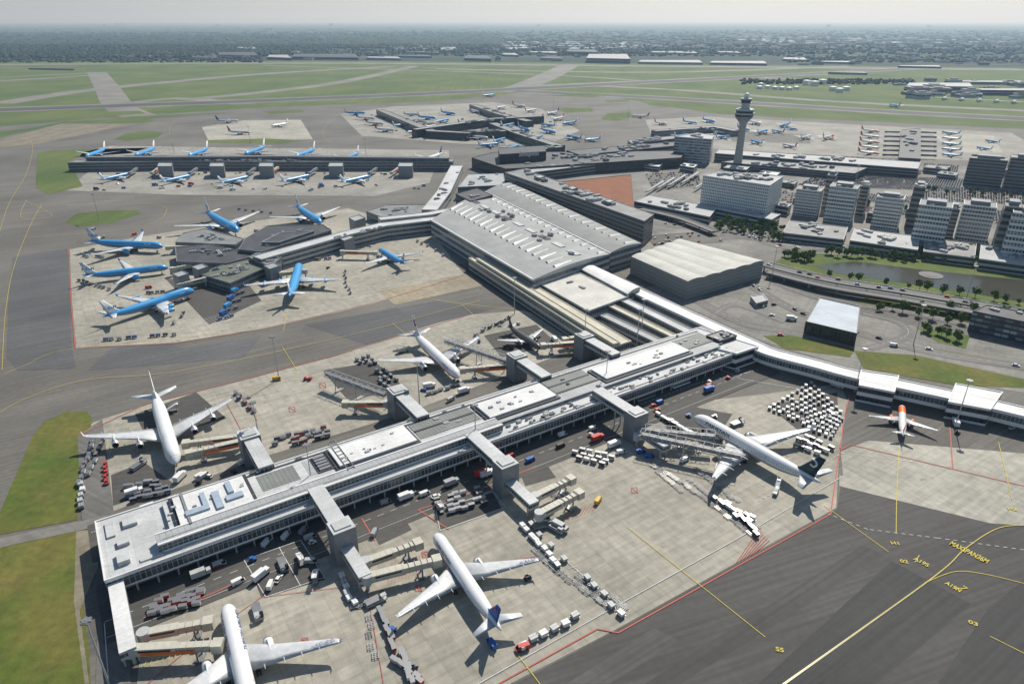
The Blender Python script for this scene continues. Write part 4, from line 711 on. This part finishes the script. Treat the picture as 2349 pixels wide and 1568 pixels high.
# ---------------- vehicles
WLS=[]
def wl(m,xs,y,r=.4,mi=1):
    for x in xs:
        for s in (-y,y): WLS.append((x,s,r))
TP={}
def tp(kind,col):
    if (kind,col.name) in TP: return TP[kind,col.name]
    pt=[];b=M();w=M();g=M();WLS.clear()
    if kind=='cart': b.box(-1.5,-.75,.5,1.5,.75,.65,1);b.box(-1.4,-.72,.65,1.4,.72,1.9,0);b.box(1.5,-.05,.5,2.3,.05,.58,1);wl(w,(-1,1),.65,.28,0);b.box(-1.45,-.78,1.9,1.45,.78,1.98,1)
    elif kind=='uld': b.box(-1.7,-1.2,.4,1.7,1.2,.55,1);b.prism([(-1.5,-1.1),(1.5,-1.1),(1.5,1.1),(-1.5,1.1)],.95,2.15,0);b.loft([[(-1.1,-1.1,.56),(1.1,-1.1,.56),(1.1,1.1,.56),(-1.1,1.1,.56)],[(-1.5,-1.1,.95),(1.5,-1.1,.95),(1.5,1.1,.95),(-1.5,1.1,.95)]],0);b.box(-1.52,-.04,.95,1.52,.04,2.19,2);wl(w,(-1.1,1.1),1,.22,0);b.box(1.7,-.05,.4,2.5,.05,.48,1)
    elif kind=='dolly':
        for y in (-1.1,0,1.1): b.box(-1.6,y-.09,.4,1.6,y+.09,.55,0)
        for x in (-1.55,-.8,0,.8,1.55): b.box(x-.08,-1.1,.42,x+.08,1.1,.56,0)
        wl(w,(-1.1,1.1),1,.22,0);b.box(1.6,-.05,.4,2.4,.05,.48,0)
    elif kind=='tug': b.box(-1.4,-.75,.35,1.5,.75,1.0,0);b.box(-.9,-.7,1,.2,.7,1.15,2);b.box(-1,-.7,1.8,.5,.7,1.88,0);[b.box(x-.04,y-.04,1,x+.04,y+.04,1.8,2) for x in(-.95,.45) for y in(-.65,.65)];wl(w,(-.9,.95),.68,.38,0)
    elif kind in('car','van'):
        h=.75 if kind=='car' else 1.0;H2=1.42 if kind=='car' else 2.1;l=2.15 if kind=='car' else 2.5
        b.loft([[(-l,-.85,.3),(l,-.85,.3),(l,.85,.3),(-l,.85,.3)],[(-l,-.88,h),(l-.1,-.86,h*.9),(l-.1,.86,h*.9),(-l,.88,h)]],0)
        x1=.9 if kind=='car' else 1.9;x0=-1.7 if kind=='car' else -l+.05
        g.loft([[(x0,-.82,h),(x1+.3,-.82,h-.05),(x1+.3,.82,h-.05),(x0,.82,h)],[(x0+.4*(kind=='car'),-.68,H2-.06),(x1-.45,-.68,H2-.06),(x1-.45,.68,H2-.06),(x0+.4*(kind=='car'),.68,H2-.06)]],0)
        b.box(x0+.35*(kind=='car'),-.68,H2-.07,x1-.45,.68,H2,0)
        if kind=='van': b.box(-l,-.86,h,.7,.86,H2-.02,0)
        wl(w,(-1.35,1.35),.8,.33,0)
    elif kind=='truck': b.box(-3.6,-1.2,.9,1.6,1.2,3.3,0);b.box(-3.6,-1,.6,3.4,1,.9,1);b.box(1.9,-1.15,.8,3.5,1.15,2.5,0);g.box(3.0,-1.1,1.6,3.55,1.1,2.3,0);wl(w,(-2.5,-1.3,2.6),1.05,.48,0)
    elif kind=='stairs':
        for s in (-.8,.8): b.bar((-3.5,s,1),(2.6,s,4.2),.25,0);b.bar((-3.5,s,2),(2.6,s,5.2),.1,0);b.bar((2.6,s,5.2),(3.6,s,5.2),.1,0);b.bar((2.6,s,.6),(2.6,s,4.2),.15,1)
        for k in range(16): b.box(-3.5+k*.38,-.8,1+k*.2,-3.1+k*.38,.8,1.08+k*.2,0)
        b.box(2.4,-.9,4.2,3.7,.9,4.35,0);b.box(-3.8,-.95,.5,3,.95,.9,1);b.box(-3.9,-.9,.9,-3,.9,1.6,0);wl(w,(-2.8,2.2),.85,.38,0)
    elif kind=='loader': b.box(-4,-1.6,.5,4,1.6,1,0);b.box(-3.8,-1.5,1.6,1.6,1.5,1.8,1);b.bar((-3.5,-1.3,1),(1,-1.3,1.6),.15);b.bar((-3.5,1.3,1),(1,1.3,1.6),.15);b.box(1.8,-1.5,2.6,3.9,.2,2.75,0);[b.bar((x,y,1),(x,y,2.7),.15) for x in(1.9,3.8) for y in(-1.4,.1)];g.box(2.4,.4,1.2,3.8,1.5,2.9,0);wl(w,(-3,3),1.4,.45,0)
    elif kind=='bus': b.box(-6.5,-1.4,.4,6.5,1.4,3.1,0);g.box(-6.3,-1.43,1.5,6.53,1.43,2.6,0);b.box(-3,-.8,3.1,1,.8,3.4,1);wl(w,(-4,4),1.25,.48,0)
    if kind in('cart','uld','dolly'):
        for x,s,r in WLS: b.wheel(x,s,r,.25,3)
    pt=[('body',b.mesh('body_'+kind,[col,ST_,DK,BK]))]
    if g.v: pt.append(('window',g.mesh('glass_'+kind,[DG])))
    if kind not in('cart','uld','dolly'):
        for x,s,r in WLS: q=M();q.wheel(x,s,r,.25,0);pt.append(('wheel',q.mesh('wheel_'+kind,[BK])))
    TP[kind,col.name]=pt;return pt
INFO={'cart':('baggage_cart','covered baggage cart on the apron','baggage cart'),'uld':('container_dolly','pale freight container on an airport dolly','cargo container'),'dolly':('empty_dolly','empty grey container dolly on the apron','dolly'),'tug':('baggage_tug','small airport tow tractor on the apron','tow tractor'),'car':('parked_car','car on a road or car park','car'),'van':('service_van','service van on the apron','van'),'truck':('service_truck','box-bodied service truck on the apron','truck'),'stairs':('passenger_stairs','mobile passenger stairs on the apron','stairs'),'loader':('cargo_loader','scissor-lift cargo loader beside an aircraft','cargo loader'),'bus':('apron_bus','long passenger bus on the apron','bus')}
CNT={}
def put(kind,col,p,rz,sc=1):
    CNT[kind]=CNT.get(kind,0)+1
    if CNT[kind]>297: return
    nm,lb,ct=INFO[kind];e=thing(nm,col.name.split('_')[0]+' '+lb,ct,(p[0],p[1],.42),rz,None,ct+'s around the airport',sc)
    for pn,me in tp(kind,col): ob(pn,me,e)
    return e
def row(kind,cols,p0,p1,n,jit=.6,rot=None,skip=0,sc=1):
    a=G(*p0).xy;b=G(*p1).xy;d=b-a;rz=math.atan2(d.y,d.x) if rot is None else ANG+rad(rot)
    for k in range(n):
        if R()<skip: continue
        p=a+d*(k/max(1,n-1))+V((U(-jit,jit),U(-jit,jit)));put(kind,random.choice(cols),p,rz+U(-.1,.1),sc)
W_=[WH,LGW,LGW,SIL];MX=[WH,LGW,GR,SIL,DK,GR]
for a in (((1570,1112),(1720,1222),14,.6),((1500,1070),(1570,1110),8,.5),((1512,1085),(1560,1125),6,.4)): row('dolly',[GR,ST_,LGW],*a,sc=.9)
for a in (((1585,1105),(1735,1210),13),((1310,1335),(1420,1405),10),((1325,1322),(1435,1395),10),((810,1390),(870,1380),6),((845,1420),(858,1500),5),((1225,1265),(1290,1320),7),((1265,1130),(1300,1150),4),((1600,1080),(1690,1150),9)): row('dolly',[GR,LGW],*a,.8,sc=.9)
row('uld',W_,(1197,1212),(1280,1300),9,sc=.85);row('uld',W_,(1215,1208),(1292,1285),4,.9,sc=.85);row('uld',W_,(1345,1330),(1425,1412),5,.8,sc=.85);row('uld',[WH,LGW],(1200,1486),(1318,1420),6,sc=.95);row('uld',W_,(783,1328),(812,1388),6,sc=.85);row('cart',[RD,TC,DK],(872,1405),(905,1490),9)
row('cart',MX,(925,1500),(945,1566),8);row('cart',[RD,DK,LGW],(905,1515),(970,1566),6,1)
for k in range(4): row('cart',MX,(1000+k*7,1150+k*11),(1092+k*6,1128+k*10),7,.8,skip=.25)
for k in range(4): row('cart',[WH,LGW,RD,GR],(350+k*5,1412-k*10),(450+k*6,1390-k*11),7,.8,skip=.25)
for k in range(10): row('uld',[WH,LGW,LGW,SIL,SIL,GR],(1765+k*10.5,940-k*6.5),(1842+k*9.5,976-k*3),8,.25,33,skip=.08,sc=.72)
for k in range(6): row('uld',[WH,LGW,SIL,GR],(1855+k*10,985-k*7),(1905+k*5,1005-k*8),5,.25,33,sc=.72)
for k in range(3): row('cart',MX,(1510+k*10,955+k*8),(1590+k*10,1000+k*6),7,.8,skip=.2)
for k in range(3): row('cart',[DK,GR,WH],(1840-k*8,1000+k*13),(1905-k*8,1030+k*10),6,.8,skip=.2)
for k in range(3): row('cart',MX,(1310+k*12,1048-k*5),(1380+k*12,1070-k*9),5,.7,skip=.15)
for k in range(3): row('cart',MX,(1640+k*14,1150+k*6),(1700+k*12,1200-k*3),5,.9,skip=.2)
row('cart',[DK,BKP],(1700,1190),(1735,1230),6);row('cart',MX,(215,1010),(185,1110),11);row('cart',[WH,DK,LGW],(238,1010),(205,1090),7,.7);row('uld',W_,(190,1115),(188,1165),5,sc=.9);row('tug',[RD],(240,1070),(247,1110),5)
for k in range(4): row('cart',[GR,DK,BL,LGW],(290+k*6,1120+k*10),(375+k*4,1108+k*8),7,.7,skip=.25)
for k in range(3): row('cart',[RD,DK,WH,GR],(622+k*10,1012+k*9),(745+k*3,985+k*9),10,.9,skip=.3)
for k in range(3): row('cart',[GR,DK,LGW],(818+k*14,828-k*4),(880+k*14,880-k*3),8,.6,skip=.25)
for k in range(2): row('cart',[WH,RD,DK],(540+k*14,905+k*6),(575+k*10,940+k*4),4,.7)
for k in range(2): row('cart',MX,(1090+k*22,770-k*14),(1150+k*20,740-k*8),5,.9)
row('cart',MX,(985,905),(1050,885),6,1);row('cart',[GR,DK],(870,880),(910,905),5,1);row('uld',W_,(1420,830),(1470,815),5)
for k in range(5): row('cart',[BL,KB,BL,GR],(505+k*9,735-k*18),(530+k*9,728-k*18),3,.7);row('truck',[BL,KB],(515+k*8,722-k*17),(548+k*8,700-k*17),1,.4)
for a in (((240,782),(400,770),10),((185,645),(250,665),8),((190,590),(250,592),7),((420,720),(400,745),4),((700,600),(760,595),6),((790,625),(800,675),7),((340,675),(400,670),6),((530,480),(620,490),6),((960,555),(1040,600),9),((640,565),(720,560),6)): row('cart',[BL,GR,LGW,DK],*a,1.2,skip=.15)
for k in range(3): row('cart',[GR,DK,BL],(960+k*8,560-k*4),(1040+k*8,600-k*4),7,.8,skip=.3)
VC=[WH,WH,SIL,BL,RD,LGW,DK]
for kd,c,x,y,r in (('van',YE,1372,1152,60),('van',BL,1128,1480,120),('van',RD,1198,1490,200),('van',WH,548,1338,40),('truck',WH,600,1325,60),('van',WH,622,1345,90),('car',WH,640,1330,80),('van',YE,636,872,0),('tug',RD,702,872,20),('tug',RD,712,872,80),('truck',WH,1256,1178,40),('van',WH,612,1248,75),('van',WH,657,1232,75),('van',SIL,697,1220,75),('truck',WH,415,1100,80),('van',WH,460,1095,60),
    ('loader',LGW,862,1382,35),('loader',LGW,1243,1208,20),('loader',LGW,592,1408,-60),('loader',GR,318,1072,70),('loader',LGW,1060,888,120),('loader',GR,1690,975,30),('stairs',WH,690,1290,-60),('stairs',WH,725,1330,-80),('stairs',WH,1010,1170,-70),('stairs',WH,1780,1128,60),('stairs',GR,1640,1010,160),('stairs',WH,395,945,20),('stairs',WH,565,375,0),('truck',RD,1370,1010,33),('truck',WH,1408,1025,33),('van',WH,1425,1040,20),('truck',LGW,1285,1215,-40),('car',DK,1330,980,33),('van',WH,1290,1000,33),('van',SIL,860,1225,80),('truck',WH,1905,875,-40),('truck',LGW,1920,890,-40),('van',BL,1470,1040,0),('van',BL,1490,1050,0),('truck',WH,1040,850,90),('truck',SIL,925,808,30),('van',YE,1215,650,0),('bus',WH,1560,885,33),('bus',SIL,1480,915,33),('van',WH,1570,1058,33),('tug',BL,900,1448,0),('tug',GR,950,1530,10),('truck',WH,1815,735,-15),('car',WH,1770,725,0),('car',DK,1775,700,10),('car',SIL,1750,705,60),('van',WH,2050,795,-20),('car',RD,1790,770,-10),('truck',WH,2190,975,70),('tug',DK,2195,995,20),('tug',WH,2320,985,20),('loader',BL,305,575,30),('van',SIL,345,1110,10),('truck',WH,310,1135,35),('stairs',BL,410,690,20),('loader',LGW,1275,1215,-40),('loader',GR,650,1300,-60),('tug',DK,1210,1330,30),('truck',WH,985,890,20)): put(kd,c,G(x,y),rad(r))
# scattered service traffic at piers
for k in range(180):
    r=R()
    if r<.35: a,b=U(10,335),random.choice([U(-12,-2),U(40,50)]);p=PL(a,b);rz=ANG
    elif r<.6: p=G(U(220,980),random.choice([U(397,402),U(420,440)]));rz=U(-.4,.4)
    elif r<.7: p=G(U(180,800),U(520,560));rz=U(0,3)
    elif r<.85: p=G(*random.choice([(U(400,560),U(1060,1110)),(U(960,1080),U(880,920)),(U(1540,1640),U(940,990)),(U(560,720),U(1290,1350)),(U(1090,1280),U(740,800)),(U(560,760),U(600,650)),(U(200,420),U(590,680))]));rz=U(0,3)
    else: p=G(U(850,1320),U(255,330));rz=U(0,3)
    put(random.choice(['van','tug','truck','car','van','tug']) if r<.6 or r>.7 else 'van',random.choice(VC),p,rz)
# parked and moving cars
cars=[]
def lot(q,r,c,pf=.7,rz=-32):
    A,B,C,D=wpts(q)
    for i in range(r):
        for j in range(c):
            if R()<pf: cars.append((A.lerp(B,(j+.5)/c).lerp(D.lerp(C,(j+.5)/c),(i+.5)/r),rad(rz)+1.57))
LOTS=(([(1880,400),(2210,412),(2200,440),(1830,425)],16,60,.85),([(1760,378),(2120,392),(2110,402),(1750,392)],7,65,.85),([(2110,425),(2349,440),(2349,470),(2110,460)],12,40,.8),([(1480,400),(1600,392),(1610,425),(1500,440)],8,18,.6),([(1660,520),(1800,540),(1790,560),(1650,540)],5,12,.4),([(1480,540),(1640,530),(1660,556),(1500,565)],4,16,.5),([(1980,445),(2100,452),(2090,468),(1970,462)],6,20,.7),([(1800,352),(2080,368),(2080,374),(1800,360)],3,45,.7),([(2120,375),(2200,380),(2195,400),(2115,395)],6,16,.8),([(1780,440),(1850,445),(1840,470),(1780,465)],5,10,.7),([(1340,470),(1480,520),(1500,540),(1440,545)],3,12,.4),([(2210,478),(2349,488),(2349,520),(2220,508)],6,20,.7),([(1860,445),(1960,452),(1950,470),(1850,462)],5,16,.7),([(1240,392),(1440,372),(1450,380),(1260,400)],3,30,.6),([(1690,408),(1790,414),(1785,424),(1700,420)],4,22,.8),([(1970,472),(2090,482),(2085,494),(1965,484)],4,22,.7),([(2100,478),(2200,488),(2195,500),(2100,492)],4,18,.7))
for q,r,c,f in LOTS: lot(q,r,c,f);sheet('car_park',q,.3,ASP)
for pts,n in (([(1755,605),(1900,640),(2100,672),(2400,722)],14),([(1700,640),(1800,700),(1900,740),(2100,800),(2349,842)],9),([(1500,560),(1700,545),(1830,570),(2100,560)],14),([(1480,510),(1640,530),(1850,560)],12)):
    hz=6 if n==14 and pts[0][0]==1755 else 0;P=smooth(wpts(pts,hz),8)
    for k in range(n): i=random.randrange(len(P)-1);d=P[i+1]-P[i];cars.append((P[i]+V((-d.y,d.x)).normalized()*U(-3,3),math.atan2(d.y,d.x),hz))
cars.sort(key=lambda c:c[0].length)
CM=[]
for col in (WH,SIL,DK,BL,RD,GR,WH,BKP):
    m=M();h=.75;l=2.15;m.loft([[(-l,-.85,.3),(l,-.85,.3),(l,.85,.3),(-l,.85,.3)],[(-l,-.88,h),(l-.1,-.86,h*.9),(l-.1,.86,h*.9),(-l,.88,h)]],0);m.loft([[(-1.7,-.82,h),(1.2,-.82,h-.05),(1.2,.82,h-.05),(-1.7,.82,h)],[(-1.3,-.68,1.36),(.45,-.68,1.36),(.45,.68,1.36),(-1.3,.68,1.36)]],1);m.box(-1.3,-.68,1.36,.45,.68,1.42,0)
    for x in (-1.35,1.35):
        for s in (-.8,.8): m.wheel(x,s,.33,.25,2)
    CM.append((m,m.mesh('car_'+col.name,[col,DG,BK]),col))
bulk=M();cl=[WH,SIL,DK,BL,RD,GR]
for k,c in enumerate(cars):
    z=c[2] if len(c)>2 and c[2] else .4
    if k<240:
        mm=CM[random.randrange(8)];thing('parked_car',mm[2].name.split('_')[0]+' car on the road or car park','car',(c[0].x,c[0].y,z),c[1],mm[1],'cars on roads and car parks')
    else:
        ca,sa=math.cos(c[1]),math.sin(c[1]);i=random.choice((0,0,1,1,2,3,4,5));tr=lambda x,y,zz:(c[0].x+ca*x-sa*y,c[0].y+sa*x+ca*y,z+zz)
        bulk.loft([[tr(*q) for q in r] for r in ([(-2.1,-.85,.1),(2.1,-.85,.1),(2.1,.85,.1),(-2.1,.85,.1)],[(-2.1,-.85,.75),(2.1,-.85,.7),(2.1,.85,.7),(-2.1,.85,.75)])],i);bulk.loft([[tr(*q) for q in r] for r in ([(-1.7,-.8,.75),(1.1,-.8,.72),(1.1,.8,.72),(-1.7,.8,.75)],[(-1.3,-.66,1.4),(.4,-.66,1.4),(.4,.66,1.4),(-1.3,.66,1.4)])],6)
o=thing('parked_cars','many cars parked in rows on asphalt car parks','cars',(0,0,0),0,bulk.mesh('parked_cars',cl+[DG]));o['kind']='stuff'
# light masts
mm=M();mm.cyl(0,0,.35,.15,0,28,8);mm2=M();mm2.cyl(0,0,1.2,1.2,27.4,27.7,12);[mm2.box(1.3*math.cos(a)-.35,1.3*math.sin(a)-.35,27,1.3*math.cos(a)+.35,1.3*math.sin(a)+.35,27.6) for a in (0,1.05,2.1,3.14,4.2,5.2)]
pm=mm.mesh('pole',[LGW]);hm=mm2.mesh('lamp_head',[ST_])
for x,y in ((720,1140),(1092,1040),(963,935),(1388,905),(600,1035),(1180,720),(1470,775),(1460,800),(228,505),(640,870),(2190,980),(1960,900),(2095,790),(575,328),(840,360),(1340,800),(400,352),(1270,245),(1960,430),(2215,690),(1770,640),(1440,280),(250,1568)):
    e=thing('light_mast','tall slender apron light mast with lamp ring','light mast',G(x,y),0,None,'apron light masts');ob('pole',pm,e);ob('lamp_head',hm,e)
# ---------------- haze, sky, light, camera
m=M();m.box(-50000,-2000,-20,50000,80000,700);hz=bpy.data.materials.new('haze');hz.use_nodes=True;t=hz.node_tree;t.nodes.clear();o=t.nodes.new('ShaderNodeOutputMaterial');v=nd(t,'VolumeScatter',_Density=6.e-5,_Anisotropy=.4);v.inputs['Color'].default_value=(.50,.74,1,1);t.links.new(v.outputs[0],o.inputs['Volume'])
ob('sky_haze',m.mesh('sky_haze',[hz],uv=False))['kind']='structure'
w=bpy.data.worlds.new('World');SC.world=w;w.use_nodes=True;t=w.node_tree;bg=t.nodes['Background'];sk=nd(t,'TexSky',sky_type='NISHITA',sun_disc=False,sun_elevation=rad(48),sun_rotation=rad(25),altitude=190,dust_density=.9)
mx=nd(t,'MixRGB',blend_type='MULTIPLY',_Fac=1.);mx.inputs[2].default_value=(.90,.99,1.03,1);t.links.new(sk.outputs[0],mx.inputs[1]);t.links.new(mx.outputs[0],bg.inputs[0]);bg.inputs[1].default_value=.09
s=bpy.data.lights.new('sun','SUN');s.energy=5;s.angle=rad(.5);s.color=(1,.95,.86);so=bpy.data.objects.new('sun',s);COL.objects.link(so)
az=rad(25);el=rad(48);d=V((math.sin(az)*math.cos(el),math.cos(az)*math.cos(el),math.sin(el)));so.rotation_euler=d.to_track_quat('Z','Y').to_euler()
cd=bpy.data.cameras.new('camera');co=bpy.data.objects.new('camera',cd);COL.objects.link(co);cd.sensor_width=36;cd.lens=24;cd.clip_start=1;cd.clip_end=200000;co.location=(0,0,H);co.rotation_euler=(rad(90-25.2),0,0);SC.camera=co
SC.view_settings.view_transform='Standard';SC.view_settings.look='None';SC.view_settings.exposure=0
